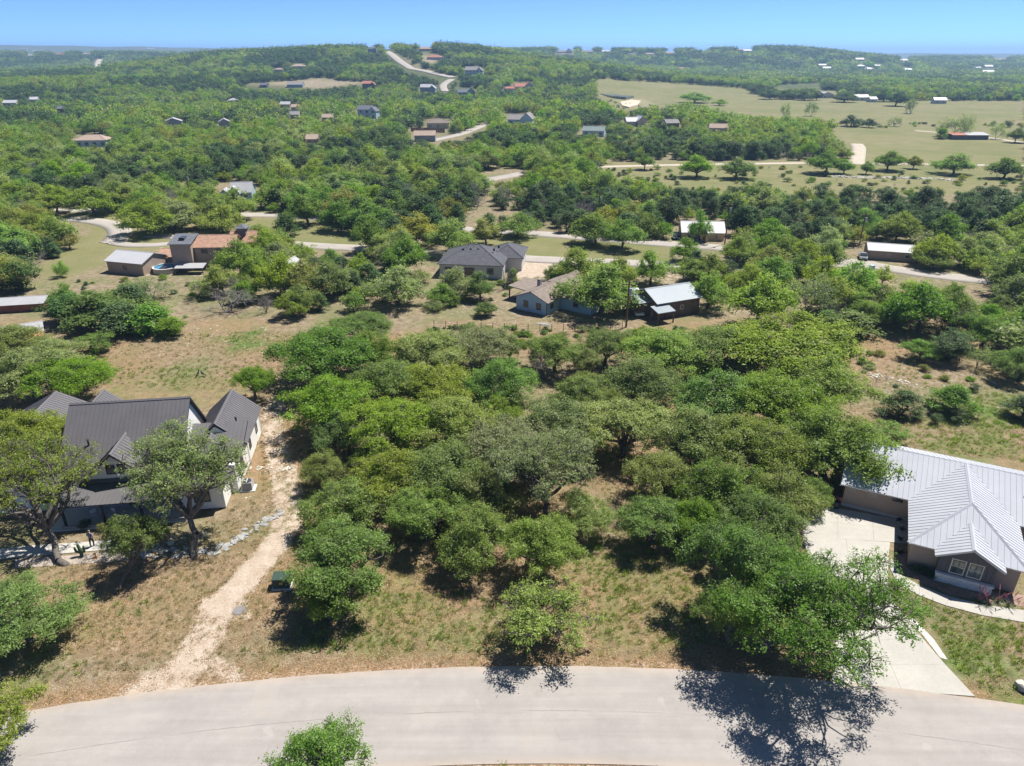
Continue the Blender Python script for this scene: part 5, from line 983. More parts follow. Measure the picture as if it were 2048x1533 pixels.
# fill the gaps of the wooded lot
LOT = [(600, 900), (640, 760), (760, 660), (1250, 690), (1400, 650), (1640, 730), (1690, 900), (1580, 1030), (1300, 990), (900, 1010), (720, 980)]
fill_n = 0; rf = random.Random(8)
FILLW = ['low', 'small', 'squat', 'little', 'short']
for _ in range(4000):
    if fill_n >= 16: break
    px, py = rf.uniform(600, 1700), rf.uniform(650, 1030)
    if not inpoly(np.array(px), np.array(py), LOT): continue
    p = G(px, py, 2.6); rr = rf.uniform(2.0, 2.9)
    if any(math.hypot(p.x - a, p.y - b) < c * .55 + rr * .6 for a, b, c in OCC): continue
    OCC.append((p.x, p.y, rr)); L = min([(1085, 1000, 'the dark forked trunk'), (1095, 730, 'the pale bare tree'), (640, 740, 'the clearing edge'), (1690, 930, 'the garage'), (1330, 705, 'the vivid back oak'), (1560, 690, 'the domed oak'), (560, 880, 'the shaded track'), (905, 840, 'the lot centre')], key=lambda L: (L[0] - px) ** 2 + (L[1] - py) ** 2)
    dx, dy = px - L[0], py - L[1]; rel = ('right of' if dx > 0 else 'left of') if abs(dx) > abs(dy) else ('in front of' if dy > 0 else 'behind')
    tn2 = rf.choice(['olive', 'green', 'grey', 'olive']); lab = f'{FILLW[fill_n % 5]} {TW[TONES.index(tn2)]} understorey oak {rel} {L[2]}'
    lab_count[lab] = lab_count.get(lab, 0) + 1
    if lab_count[lab] > 1: lab += ', ' + ['', 'the farther one', 'the nearer one', 'the shaded one'][min(lab_count[lab] - 1, 3)]
    plant('live_oak', OAKN[rf.randrange(8)], p.x, p.y, rr / 4.2, rf.uniform(3.6, 4.8) / 6.4, rf.uniform(0, 6.28), tn2, lab, 'tree', 'understorey oaks of the lot'); fill_n += 1

# the rest of the woods reads as one mass
def joined(me2, mats, name):
    a, b = me2; va = np.empty(len(a.vertices) * 3, np.float32); a.vertices.foreach_get('co', va); fa = np.empty(len(a.loops), np.int32); a.loops.foreach_get('vertex_index', fa)
    V, Fc, tn, mi = va.reshape(-1, 3), fa.reshape(-1, 4), np.zeros(len(a.vertices)), np.zeros(len(a.polygons), np.int32)
    if b:
        vb = np.empty(len(b.vertices) * 3, np.float32); b.vertices.foreach_get('co', vb); fb = np.empty(len(b.loops), np.int32); b.loops.foreach_get('vertex_index', fb)
        tb = np.empty(len(b.vertices), np.float32); b.attributes['tone'].data.foreach_get('value', tb)
        V = np.concatenate([V, vb.reshape(-1, 3)]); Fc = np.concatenate([Fc, fb.reshape(-1, 4) + len(va) // 3]); tn = np.concatenate([tn, tb]); mi = np.concatenate([mi, np.ones(len(b.polygons), np.int32)])
    me = npmesh(name, V, Fc, {'tone': tn})
    for m in mats: me.materials.append(m)
    me.polygons.foreach_set('material_index', mi); return me
protos = bpy.data.collections.new('woodland_kinds'); nproto = 0; PIDX = {}
for lod, (no, so, nj, sj) in enumerate([(2600, .24, 1500, .2), (620, .46, 380, .4), (150, .95, 110, .75)]):
    for ti in range(7):
        for v_ in range(2):
            sd_ = 300 + lod * 40 + ti * 4 + v_
            if ti == 5: me2 = cedar_mesh(sd_, n=nj, size=sj, twig=0, nc=[40, 26, 16][lod], sides=3, crf=[.26, .3, .36][lod], cone=.1 if v_ else .5); mats = [BARK, LEAF['juniper']]
            elif ti == 6: me2 = bare_mesh(sd_, gens=[3, 2, 2][lod], kids=3); mats = [GREYB]
            else: me2 = oak_mesh(sd_, n=no, size=so, nl=[7, 6, 6][lod], cl=[9, 6, 4][lod], twig=0, sides=3, crf=[.26, .3, .36][lod], zlo=.34, low=.1, lf=.85, upn=[.55, .3, .2][lod]); mats = [BARK, LEAF[TONES[ti]]]
            o = bpy.data.objects.new('woodland_kind_%02d' % nproto, joined(me2, mats, 'woodland_kind')); protos.objects.link(o); PIDX[(lod, ti, v_)] = nproto; nproto += 1
def gn_scatter(name, coll, P_, idx, sc, rot, kind='stuff'):
    me = bpy.data.meshes.new(name); me.vertices.add(len(P_)); me.vertices.foreach_set('co', np.asarray(P_, np.float32).ravel())
    for nm, ty, dat in (('idx', 'INT', idx), ('sc', 'FLOAT_VECTOR', sc), ('rot', 'FLOAT_VECTOR', rot)):
        a = me.attributes.new(nm, ty, 'POINT'); a.data.foreach_set('value' if ty == 'INT' else 'vector', np.asarray(dat, np.int32 if ty == 'INT' else np.float32).ravel())
    o = link(name, me); ng = bpy.data.node_groups.new(name, 'GeometryNodeTree')
    ng.interface.new_socket('Geometry', in_out='INPUT', socket_type='NodeSocketGeometry'); ng.interface.new_socket('Geometry', in_out='OUTPUT', socket_type='NodeSocketGeometry')
    N = ng.nodes; gi = N.new('NodeGroupInput'); go = N.new('NodeGroupOutput'); ip = N.new('GeometryNodeInstanceOnPoints'); ci = N.new('GeometryNodeCollectionInfo')
    ci.inputs['Collection'].default_value = coll; ci.inputs['Separate Children'].default_value = True; ci.inputs['Reset Children'].default_value = True; ip.inputs['Pick Instance'].default_value = True
    ng.links.new(gi.outputs[0], ip.inputs['Points']); ng.links.new(ci.outputs[0], ip.inputs['Instance'])
    for nm, ty, so in (('idx', 'INT', 'Instance Index'), ('sc', 'FLOAT_VECTOR', 'Scale'), ('rot', 'FLOAT_VECTOR', 'Rotation')):
        na = N.new('GeometryNodeInputNamedAttribute'); na.data_type = ty; na.inputs['Name'].default_value = nm; ng.links.new(na.outputs['Attribute'], ip.inputs[so])
    ng.links.new(ip.outputs[0], go.inputs[0]); md = o.modifiers.new('scatter', 'NODES'); md.node_group = ng
    return tag(o, kind=kind)
rest = ~used; X_, Y_, Z_, r_, h_, t_ = [v[rest] for v in (x, y, z, r, h, tone)]
scr = []
for poly, n_ in (([(1150, 340), (2048, 352), (2048, 395), (1450, 402), (1160, 388)], 170), ([(1200, 338), (1690, 334), (1690, 342), (1200, 346)], 24), ([(860, 655), (1380, 660), (1380, 678), (870, 672)], 60), ([(1640, 690), (2048, 745), (2048, 790), (1700, 780)], 22), ([(1660, 246), (2048, 250), (2048, 258), (1660, 256)], 60), ([(1190, 196), (1340, 214), (1480, 234), (1470, 242), (1200, 222)], 60), ([(850, 590), (1040, 560), (1030, 600), (860, 620)], 16), ([(120, 560), (330, 556), (420, 575), (380, 640), (300, 650), (130, 610)], 40)):
    wp = [tuple(at(*p)[:2]) for p in poly]; k_ = 0
    while k_ < n_:
        a_, b_ = rw.uniform(min(p[0] for p in wp), max(p[0] for p in wp)), rw.uniform(min(p[1] for p in wp), max(p[1] for p in wp))
        if inpoly(np.array(a_), np.array(b_), wp): q_ = rw.uniform(.4, 1.0) * (1.5 if b_ > 200 else .9); scr.append((a_, b_, float(HT(a_, b_)), q_, q_ * rw.uniform(.9, 1.5), rw.choice([5, 5, 3, 1, 6, 4]))); k_ += 1
X_, Y_, Z_, r_, h_, t_ = [np.concatenate([u_, v_]) for u_, v_ in zip((X_, Y_, Z_, r_, h_, t_), np.array(scr).T)]; t_ = t_.astype(int)
lod_ = np.select([Y_ < 420, Y_ < 1150], [0, 1], 2); vv = rw.randint(0, 2, len(X_)); idx = np.array([PIDX[(int(a), int(b), int(c))] for a, b, c in zip(lod_, t_, vv)])
jm = t_ == 5; s_xy = np.where(jm, r_ / 2.4, r_ / 3.8); s_z = np.where(jm, h_ / 4.6, h_ / 6.0)
wl_ = gn_scatter('woodland', protos, np.stack([X_, Y_, Z_ - .1], -1), idx, np.stack([s_xy, s_xy, s_z], -1), np.stack([np.zeros(len(X_)), np.zeros(len(X_)), rw.uniform(0, 6.28, len(X_))], -1))
wl_['label'] = 'mixed oak and juniper woods covering the valley and hills'
print('woodland', len(X_), 'individual', len(chosen), 'time', time.time() - T0)

# ------------------------------------------------------------------ utility poles
def utility_pole(px, py, h, label, tr=True):
    p = at(px, py); t = thing('utility_pole', label, 'utility pole', (p.x, p.y, p.z), rngT.uniform(-.3, .3), 'utility poles')
    MB().tube((0, 0, -.4), (0, 0, h), .17, .11, 8).build('pole', WOOD, t)
    MB().box(-1.1, 1.1, -.07, .05, h - .55, h - .4).build('crossarm', WOOD, t)
    for u in (-1, -.4, .4, 1): MB().tube((u, 0, h - .4), (u, 0, h - .18), .05, .035, 6).build('insulator', STONEG, t)
    if tr: MB().tube((.32, -.1, h - 1.9), (.32, -.1, h - 1.05), .23, .23, 10).build('transformer', paint('pole_grey', (.42, .44, .45), .5), t)
for a in [(1449, 490, 9.5, 'tall dark utility pole beside the yellow stone house'), (1718, 492, 7.5, 'utility pole above the long tan building'), (178, 396, 7.5, 'utility pole behind the lone pale oak at the road bend'), (382, 402, 8, 'utility pole left of the teal house'), (917, 432, 7, 'utility pole in the woods behind the charcoal roof'), (1197, 440, 7, 'utility pole behind the roadside oak pair'), (1252, 655, 7.6, 'utility pole between the blue house and the barn')]: utility_pole(*a)

# ------------------------------------------------------------------ vehicles
TYRE = paint('tyre', (.02, .02, .02), .9); RIM = paint('wheel_rim', (.35, .35, .36), .4, metal=.6)
def car(px, py, rot, label, col, kind='suv', sc=1.0):
    p = G(px, py); t = thing('pickup_truck' if kind == 'pickup' else 'van' if kind == 'van' else 'car', label, 'vehicle', (p.x, p.y, 0), R(rot)); t.scale = (sc,) * 3
    cm = paint('car_paint_' + '_'.join(str(int(c * 100)) for c in col), col, .25, .03, 1, .1, .6); L, W = (5.2, 1.95) if kind != 'suv' else (4.6, 1.85); a, w = L / 2, W / 2
    prof = {'suv': [(-a, .4), (-a, 1.0), (-a + .25, 1.08), (a - 1.1, 1.0), (a - .1, .85), (a, .45)], 'pickup': [(-a, .45), (-a, 1.05), (.2, 1.05), (a - 1.2, 1.1), (a - .1, .95), (a, .5)], 'van': [(-a, .4), (-a, 1.3), (a - .9, 1.2), (a, .9), (a, .45)]}[kind]
    cab = {'suv': [(-a + .1, 1.05), (-a + .35, 1.7), (a - 2.0, 1.72), (a - 1.2, 1.02)], 'pickup': [(-.5, 1.06), (-.3, 1.8), (1.0, 1.8), (1.6, 1.1)], 'van': [(-a, 1.3), (-a + .1, 2.2), (a - 1.7, 2.2), (a - .9, 1.2)]}[kind]
    MB().prism([(x_, -w, z_) for x_, z_ in prof][::-1], (0, W, 0)).build('body', cm, t)
    MB().prism([(x_, -w * .88, z_) for x_, z_ in cab][::-1], (0, W * .88, 0)).build('cabin', cm, t)
    z0, z1 = cab[0][1] + .1, cab[1][1] - .1
    for sgn in (-1, 1): MB().box(cab[1][0] + .15, cab[2][0] - .05, sgn * w * .885 - .012, sgn * w * .885 + .012, z0, z1).build('side_window', GLASS, t)
    b0, b1 = Vector((cab[2][0] + .04, 0, cab[2][1] - .02)), Vector((cab[3][0] + .02, 0, cab[3][1] + .08))
    MB().prism([b0 + Vector((.0, -w * .78, 0)), b1 + Vector((0, -w * .78, 0)), b1 + Vector((0, w * .78, 0)), b0 + Vector((0, w * .78, 0))], (.03, 0, .03)).build('windscreen', GLASS, t)
    for x_ in (-a + .85, a - .95):
        for sgn in (-1, 1):
            wo = MB().tube((x_, sgn * w * .98 - sgn * .2, .36), (x_, sgn * w * 1.0, .36), .36, .36, 14).build('wheel', TYRE, t); MB().tube((x_, sgn * w * 1.0, .36), (x_, sgn * (w + .015), .36), .2, .2, 10).build('rim', RIM, wo)
    for sgn in (-1, 1): MB().box(a - .06, a + .02, sgn * w * .7 - .2, sgn * w * .7 + .2, .68, .84).build('headlight', WHITEP, t)
car(1396, 482, -95, 'black sport utility vehicle before the yellow stone house', (.02, .02, .025), sc=.8); car(1352, 478, -100, 'dark blue car under the oak left of the yellow house', (.015, .02, .05), sc=.8)
car(1725, 518, -110, 'grey pickup truck left of the long tan building', (.25, .26, .27), 'pickup', .8); car(1272, 600, -88, 'white van parked left of the barn', (.7, .7, .7), 'van', .75); car(1275, 628, -88, 'white pickup truck nearer than the van, left of the barn', (.7, .7, .7), 'pickup', .75)

# ------------------------------------------------------------------ yard fence, rocks, stone border
def wire_fence():
    t = thing('wire_fence', 'wire fence on thin posts along the back of the wooded lot', 'fence'); pts = [G(868 + i * 23.5, 655 + 8 * math.sin(i * .16)) for i in range(17)]
    for p in pts: MB().tube((p.x, p.y, -.2), (p.x + rngT.uniform(-.05, .05), p.y, 1.25), .06, .05, 5).build('post', WOOD, t)
    for z_ in (.4, .75, 1.1): MB().path([(p.x, p.y, z_) for p in pts], [.012] * len(pts), 3).build('wire', DARKM, t)
wire_fence()
def board_fence(name, label, a, b, h, mat, n):
    t = thing(name, label, 'fence'); a = Vector(a); b = Vector(b); d = (b - a) / n; s_ = Vector((-d.y, d.x, 0)).normalized() * .04
    for i in range(n):
        p = a + d * i; q = p + d * .93; hh = h * rngT.uniform(.96, 1.03); MB().prism([p, q, q + s_, p + s_], (0, 0, hh)).build('board', mat, t)
    MB().prism([a + s_ * 1.1, b + s_ * 1.1, b + s_ * 2.2, a + s_ * 2.2], (0, 0, .1)).build('rail', mat, t).location.z = h * .7
board_fence('board_fence', 'reddish board fence right of the pale blue house', G(1226, 618), G(1238, 588), 1.7, paint('cedar_boards', (.38, .19, .10), .85, .2, 2), 16)
fa, fb = at(822, 263), at(890, 266); board_fence('board_fence', 'brown board fence in front of the beige hip-roofed house', (fa.x, fa.y, fa.z - .2), (fb.x, fb.y, fb.z - .2), 2.2, paint('brown_boards_far', (.22, .10, .06), .85, .2, 1), 14)
def rock_mesh(seed, flat=.6, n=2):
    import bmesh
    bm = bmesh.new(); bmesh.ops.create_icosphere(bm, subdivisions=n, radius=1.0); rs = np.random.RandomState(seed); pl = [(rs.randn(3), rs.uniform(.55, .85)) for _ in range(9)]
    for v in bm.verts:
        c = np.array(v.co)
        for d, k in pl:
            d = d / np.linalg.norm(d); q = c @ d
            if q > k: c = c - d * (q - k)
        v.co = Vector(c) + Vector(rs.randn(3) * .03); v.co.z *= flat
    me = bpy.data.meshes.new('stone'); bm.to_mesh(me); bm.free(); return me
ROCKS = [rock_mesh(i, .5, 1) for i in range(5)]
for m in ROCKS: m.materials.append(LIMESTONE)
def stone_line(label, px, n, wid, smin, smax, mat, name='stone_border'):
    t = thing(name, label, 'stone border'); P_ = [G(*p) for p in px]; L = [0.]
    for a, b in zip(P_[:-1], P_[1:]): L.append(L[-1] + (b - a).length)
    for i in range(n):
        d = rngT.random() * L[-1]; k = max(j for j in range(len(L) - 1) if L[j] <= d); f = (d - L[k]) / (L[k + 1] - L[k]); p = P_[k].lerp(P_[k + 1], f)
        o = link('stone', ROCKS[rngT.randrange(5)], t, (p.x + rngT.uniform(-wid, wid), p.y + rngT.uniform(-wid, wid), .05)); s_ = rngT.uniform(smin, smax)
        o.scale = (s_ * rngT.uniform(.8, 1.7), s_ * rngT.uniform(.6, 1.1), s_ * rngT.uniform(.4, .8)); o.rotation_euler = (rngT.uniform(-.2, .2), rngT.uniform(-.2, .2), rngT.uniform(0, 6.28))
        o.material_slots[0].link = 'OBJECT'; o.material_slots[0].material = mat
stone_line('grey flagstone border curving between the front oaks and the dirt track', [(566, 1018), (540, 1038), (505, 1062), (470, 1085), (430, 1102), (380, 1108), (330, 1108), (290, 1106)], 95, .55, .16, .42, STONEG)
stone_line('loose pale stones lying across the shaded track behind the house', [(505, 935), (550, 940), (590, 935)], 26, .35, .1, .26, LIMESTONE, 'stone_row')
stone_line('pale rock pile on the slope behind the pale garage roof', [(1725, 742), (1775, 758), (1815, 765)], 46, 1.5, .1, .3, LIMESTONE, 'rock_pile')
stone_line('long limestone ledge across the far clearing by the gravel road', [(1655, 352), (1720, 356), (1790, 356), (1860, 358), (1910, 362)], 90, 1.4, .6, 1.5, paint('ledge_limestone', (.33, .31, .28), .9, .25, .6), 'rock_ledge')
stone_line('heap of brush and stone in the yard of the blue house', [(1080, 648), (1098, 650)], 26, .5, .15, .4, STONEG, 'rubble_heap')
for (px, py, s_, lab) in [(2044, 1378, .55, 'white boulder at the right edge beside the drive'), (341, 1090, .32, 'upright pale stone behind the flagstone border')]:
    p = G(px, py); o = link('boulder', rock_mesh(int(px), .85), None, (p.x, p.y, s_ * .35)); o.data.materials.append(LIMESTONE); o.scale = (s_,) * 3; tag(o, lab, 'rock')
# loose limestone over the clearings: too many to count
def inside_pts(poly, n, seed):
    rs = random.Random(seed); xs = [p[0] for p in poly]; ys = [p[1] for p in poly]; W = [G(*p) for p in poly]; out = []
    x0, x1, y0, y1 = min(p.x for p in W), max(p.x for p in W), min(p.y for p in W), max(p.y for p in W); wp = [(p.x, p.y) for p in W]
    while len(out) < n:
        a, b = rs.uniform(x0, x1), rs.uniform(y0, y1)
        if inpoly(np.array(a), np.array(b), wp): out.append((a, b))
    return out
pts = []
for poly, n in (([(380, 650), (640, 640), (600, 700), (470, 720), (300, 720)], 260), ([(1690, 700), (2048, 770), (2048, 830), (1720, 800)], 330), ([(860, 612), (1040, 600), (1250, 640), (1250, 665), (860, 660)], 320), ([(480, 1000), (560, 880), (590, 830), (600, 900), (560, 1010)], 60), ([(300, 1075), (420, 1060), (420, 1105), (300, 1100)], 160)): pts += inside_pts(poly, n, n)
stone_kinds = bpy.data.collections.new('stone_kinds')
for i in range(3): stone_kinds.objects.link(bpy.data.objects.new('stone_kind_%d' % i, rock_mesh(40 + i, .45, 1))); stone_kinds.objects[i].data.materials.append(LIMESTONE)
rs_ = np.random.RandomState(9); n = len(pts); sc_ = .04 + .13 * rs_.rand(n) ** 2.2
o = gn_scatter('loose_stones', stone_kinds, [(a, b, .01) for a, b in pts], rs_.randint(0, 3, n), np.stack([sc_ * 1.3, sc_, sc_], -1), np.stack([np.zeros(n), np.zeros(n), rs_.rand(n) * 6.28], -1)); o['label'] = 'loose pale limestone pieces strewn over the clearings'
# ------------------------------------------------------------------ dry grass tufts and weeds near the road
def tuft_mesh(seed, nb, h, w, spread, mat):
    rs = np.random.RandomState(seed); V = []; Fc = []; T_ = []
    for i in range(nb):
        a = rs.rand() * 6.28; b = np.array([np.cos(a), np.sin(a), 0]); o = np.array([rs.randn() * spread, rs.randn() * spread, 0]); t = np.array([-b[1], b[0], 0]) * w; hh = h * rs.uniform(.5, 1.1); l = rs.uniform(.2, .9) * hh
        k = len(V); V += [o - t, o + t, o + b * l * .45 + [0, 0, hh * .7] + t * .6, o + b * l + [0, 0, hh]]; Fc.append((k, k + 1, k + 2, k + 3)); T_ += [rs.rand()] * 4
    me = npmesh('tuft', np.array(V), np.array(Fc), {'tone': np.array(T_)}); me.materials.append(mat); return me
GD = leafmat('dry_grass', (.18, .15, .085), (.30, .255, .155), (.42, .365, .24), .45); GG = leafmat('green_weeds', (.13, .165, .05), (.24, .285, .09), (.34, .36, .15), .5); GL = leafmat('leaf_litter', (.14, .08, .04), (.30, .19, .105), (.46, .33, .21), .1)
grass_kinds = bpy.data.collections.new('grass_kinds'); k = 0
def litter_mesh(seed):
    rs = np.random.RandomState(seed); n = 14; p = np.column_stack([rs.randn(n, 2) * .22, .02 + .02 * rs.rand(n)]); a = rs.randn(n, 3) * [1, 1, .25]; a /= np.linalg.norm(a, axis=1, keepdims=True); b = np.cross(a, rs.randn(n, 3) * [.2, .2, 1]); b /= np.linalg.norm(b, axis=1, keepdims=True)
    V = np.stack([p + a * .05, p + b * .03, p - a * .05, p - b * .03], 1).reshape(-1, 3); V[:, 2] = np.abs(V[:, 2]); me = npmesh('litter', V, np.arange(4 * n).reshape(n, 4), {'tone': np.repeat(rs.rand(n), 4)}); me.materials.append(GL); return me
for me in [tuft_mesh(1, 22, .22, .012, .10, GD), tuft_mesh(2, 26, .30, .012, .13, GD), tuft_mesh(3, 24, .26, .016, .12, GG), tuft_mesh(4, 30, .38, .018, .17, GG), litter_mesh(5), litter_mesh(6)]:
    grass_kinds.objects.link(bpy.data.objects.new('grass_kind_%d' % k, me)); k += 1
rs_ = np.random.RandomState(4); N_ = 72000; a = rs_.uniform(-.72, .72, N_); rr = np.sqrt(rs_.uniform(24 ** 2, 104 ** 2, N_)) ; rr = np.where(rs_.rand(N_) < .45, rs_.uniform(24, 75, N_), rr)
gx = rr * np.tan(a) * 1.22; gy = rr; rd = np.hypot(gx - RC[0], gy - RC[1]); qx, qy, _ = proj(gx, gy, 0 * gx)
NOGRASS = [[(1605, 1005), (1815, 1040), (1822, 1090), (1780, 1120), (1955, 1400), (1655, 1378)], [(1780, 1115), (1830, 1170), (2048, 1220), (2100, 1260), (1890, 1215), (1790, 1165)], [(0, 770), (390, 780), (520, 780), (520, 985), (380, 1065), (0, 1070)], [(1660, 880), (2100, 930), (2100, 1200), (2010, 1200), (1810, 1125), (1680, 1020)], [(-50, 1080), (270, 1072), (290, 1110), (140, 1132), (-50, 1130)]]
ok = ((rd > RFAR + .15) | (rd < RNEAR - .15)) & (gy < 104) & ~in_any(qx, qy, NOGRASS) & (dist_poly(gx, gy, PALE) > 1.2) & (rs_.rand(N_) < np.clip(dist_poly(gx, gy, TRACK) / 1.6, .1, 1))
green = np.zeros(N_)
for poly, s_ in GREENS: green = np.maximum(green, s_ * in_any(qx, qy, [poly]))
green = np.clip(green + (vnoise(gx, gy, 6, 77) - .55) * .8, 0, 1); u = rs_.rand(N_)
verge_ = np.abs(rd - RFAR) < 2.2
ki = np.where(u < green * .9, np.where(rs_.rand(N_) < .5, 2, 3), np.where(rs_.rand(N_) < .68, rs_.randint(4, 6, N_), rs_.randint(0, 2, N_))); ki = np.where(verge_ & (rs_.rand(N_) < .8), rs_.randint(4, 6, N_), ki)
ss = rs_.uniform(.4, .95, N_) * np.where(ki >= 4, 1.1, 1)
m_ = ok; n = int(m_.sum())
o = gn_scatter('grass', grass_kinds, np.stack([gx, gy, 0 * gx], -1)[m_], ki[m_], np.repeat(ss[m_][:, None], 3, 1), np.stack([np.zeros(n), np.zeros(n), rs_.rand(n) * 6.28], -1)); o['label'] = 'dry grass, weeds and fallen oak leaves on the open ground'

# ------------------------------------------------------------------ small things at the houses
def transformer_box():
    p = G(566, 1172); t = thing('transformer_box', 'green utility transformer box beside the dirt track', 'utility box', (p.x, p.y, 0), R(4)); gm = paint('transformer_green', (.035, .065, .05), .6, .1)
    MB().box(-.8, .8, -.62, .62, -.05, .12).build('pad', CONC, t); MB().box(-.68, .68, -.45, .5, .12, .95).build('cabinet', gm, t); MB().prism([(-.71, -.49, .95), (.71, -.49, .95), (.71, .53, 1.02), (-.71, .53, 1.02)], (0, 0, .09)).build('lid', gm, t)
    MB().box(-.12, .12, -.46, -.452, .5, .72).build('warning_label', paint('warning_yellow', (.75, .42, .03), .5), t); MB().box(-.02, .02, -.465, -.452, .14, .93).build('door_seam', TRIMB, t)
transformer_box()
p = G(478, 1222); o = MB().tube((0, 0, 0), (0, 0, .05), .5, .48, 18).tube((0, 0, .05), (0, 0, .06), .4, .4, 16).build('manhole_cover', paint('cast_iron', (.2, .19, .19), .7)); o.location = p; tag(o, 'round grey manhole cover beside the pale track', 'manhole cover')
def box_thing(px, py, w, d, h, mat, lab, cat='utility box', name='utility_box'):
    p = G(px, py); t = thing(name, lab, cat, (p.x, p.y, 0), rngT.uniform(-.3, .3)); MB().box(-w / 2, w / 2, -d / 2, d / 2, 0, h).build('cabinet', mat, t); MB().box(-w / 2 - .03, w / 2 + .03, -d / 2 - .03, d / 2 + .03, h + .002, h + .05).build('lid', mat, t)
box_thing(1700, 668, .75, .6, .7, WHITEP, 'white utility box before the green shrub mass'); box_thing(1637, 674, .6, .6, .8, STONEG, 'grey utility box left of the white one'); box_thing(1743, 540, .8, .7, .9, paint('blue_box', (.35, .5, .6), .5), 'pale blue box in the thicket below the long tan building')
def pot(px, py, r_, h_, mat, lab):
    p = G(px, py); t = thing('barrel', lab, 'barrel', (p.x, p.y, 0), 0, 'barrels by the garage'); MB().path([(0, 0, 0), (0, 0, h_ * .5), (0, 0, h_)], [r_ * .8, r_, r_ * .85], 14).build('body', mat, t); MB().tube((0, 0, h_), (0, 0, h_ + .06), r_ * .9, r_ * .9, 14).build('rim', TRIMB, t)
pot(1678, 1006, .42, .85, paint('terracotta', (.42, .13, .08), .7), 'red barrel standing at the left corner of the tan garage'); pot(1671, 1016, .36, .7, DARKM, 'dark barrel in front of the red one')
def rosette(name, px, py, n, L, w, mat, lab, cat='plant', group=None, arch=.5):
    rs = np.random.RandomState(int(px)); p = G(px, py); V = []; Fc = []; T_ = []
    for i in range(n):
        a = rs.rand() * 6.28; el = rs.uniform(.25, 1.35); b = np.array([math.cos(a), math.sin(a), 0]); t_ = np.array([-b[1], b[0], 0]); l = L * rs.uniform(.6, 1.1); pr = None
        for k in range(5):
            f = k / 4; c = b * l * f * math.cos(el) + np.array([0, 0, l * (f * math.sin(el) - arch * f * f * .5) + .03]); ww = w * (1 - f * .92); V += [c - t_ * ww, c + t_ * ww]; T_ += [rs.rand()] * 2
            if k: q = len(V); Fc.append((q - 4, q - 3, q - 1, q - 2))
    t = thing(name, lab, cat, (p.x, p.y, 0), 0, group); me = npmesh('leaves', np.array(V), np.array(Fc), {'tone': np.array(T_)}); me.materials.append(mat); link('leaves', me, t); return t
DARKLEAF = leafmat('purple_brown_leaves', (.02, .014, .012), (.045, .03, .022), (.08, .055, .035), .1)
for i, (px, py) in enumerate([(1797, 1042), (1803, 1060), (1800, 1080), (1801, 1106)]): rosette('potted_plant', px, py, 26, .55, .06, DARKLEAF, ['first', 'second', 'third', 'fourth'][i] + ' dark plant of four along the shaded house wall, counted from garage', 'plant', 'dark plants along the wall')
yl = leafmat('yucca_leaf', (.05, .07, .03), (.10, .13, .06), (.16, .19, .10), .1); PINK = paint('pink_flowers', (.50, .16, .18), .7)
for i, (px, py) in enumerate([(1955, 1206), (1975, 1212), (1995, 1206), (2015, 1214)]):
    t = rosette('red_yucca', px, py, 60, .95, .02, yl, ['leftmost', 'second', 'third', 'rightmost'][i] + ' red yucca clump below the grey gable windows', 'plant', 'red yuccas', .8)
    for k in range(3): a = rngT.uniform(0, 6.28); MB().path([(0, 0, .2), (.3 * math.cos(a), .3 * math.sin(a), .9), (.65 * math.cos(a), .65 * math.sin(a), 1.4)], [.015, .012, .012], 4).tube((.4 * math.cos(a), .4 * math.sin(a), 1.05), (.65 * math.cos(a), .65 * math.sin(a), 1.42), .05, .02, 5).build('flower_stalk', PINK, t)
for i, (px, py) in enumerate([(1832, 1136), (1850, 1142), (1868, 1150)]): tree_at(px, py, 30, .55, 'u', 'juniper', ['left', 'middle', 'right'][i] + ' low shrub in the bed against the tan wall', name='bed_shrub')
for i, (px, py, w_) in enumerate([(168, 1050, 30), (205, 1056, 22), (225, 1048, 26), (330, 1060, 26)]): tree_at(px, py, w_, .9, 'u', ['juniper', 'rust', 'juniper', 'shrub'][i], ['dark shrub left on the porch edge', 'brownish shrub in the middle of the porch edge', 'dark shrub right of the brownish one at the porch', 'green shrub at the right end of the porch'][i], name='porch_shrub')
def cactus(px, py):
    p = G(px, py); t = thing('cactus', 'upright green cactus with two arms beside the front walk', 'cactus', (p.x, p.y, 0)); gm = paint('cactus_green', (.06, .10, .045), .7, .15)
    MB().path([(0, 0, 0), (0, 0, .6), (-.1, 0, 1.25)], [.14, .16, .1], 8).build('stem', gm, t)
    for sgn, h_ in ((-1, .95), (1, 1.1)): MB().path([(0, 0, .35), (sgn * .35, -.05, .5), (sgn * .42, -.05, h_)], [.1, .11, .08], 8).build('arm', gm, t)
cactus(164, 1112); rosette('agave', 192, 1116, 22, .5, .05, leafmat('agave_rust', (.16, .08, .05), (.30, .16, .10), (.4, .28, .2), .1), 'small rust-coloured agave in the gravel bed', arch=.2)
def chair(u, v, rz, lab):
    m = LH.matrix_world if False else Matrix.Translation(LH.location) @ Matrix.Rotation(R(8), 4, 'Z'); w = m @ Vector((u, v, .13)); t = thing('patio_chair', lab, 'chair', w, R(8) + rz, 'patio chairs')
    MB().box(-.25, .25, -.25, .25, .4, .45).build('seat', WHITEP, t); MB().box(-.25, .25, .22, .26, .5, .9).build('backrest', WHITEP, t)
    for a in (-.22, .22):
        for b in (-.22, .22): MB().box(a - .02, a + .02, b - .02, b + .02, 0, .4).build('leg', WHITEP, t)
chair(-12.6, -3.1, .5, 'left white chair under the porch roof'); chair(-11.0, -3.1, -.5, 'right white chair under the porch roof')
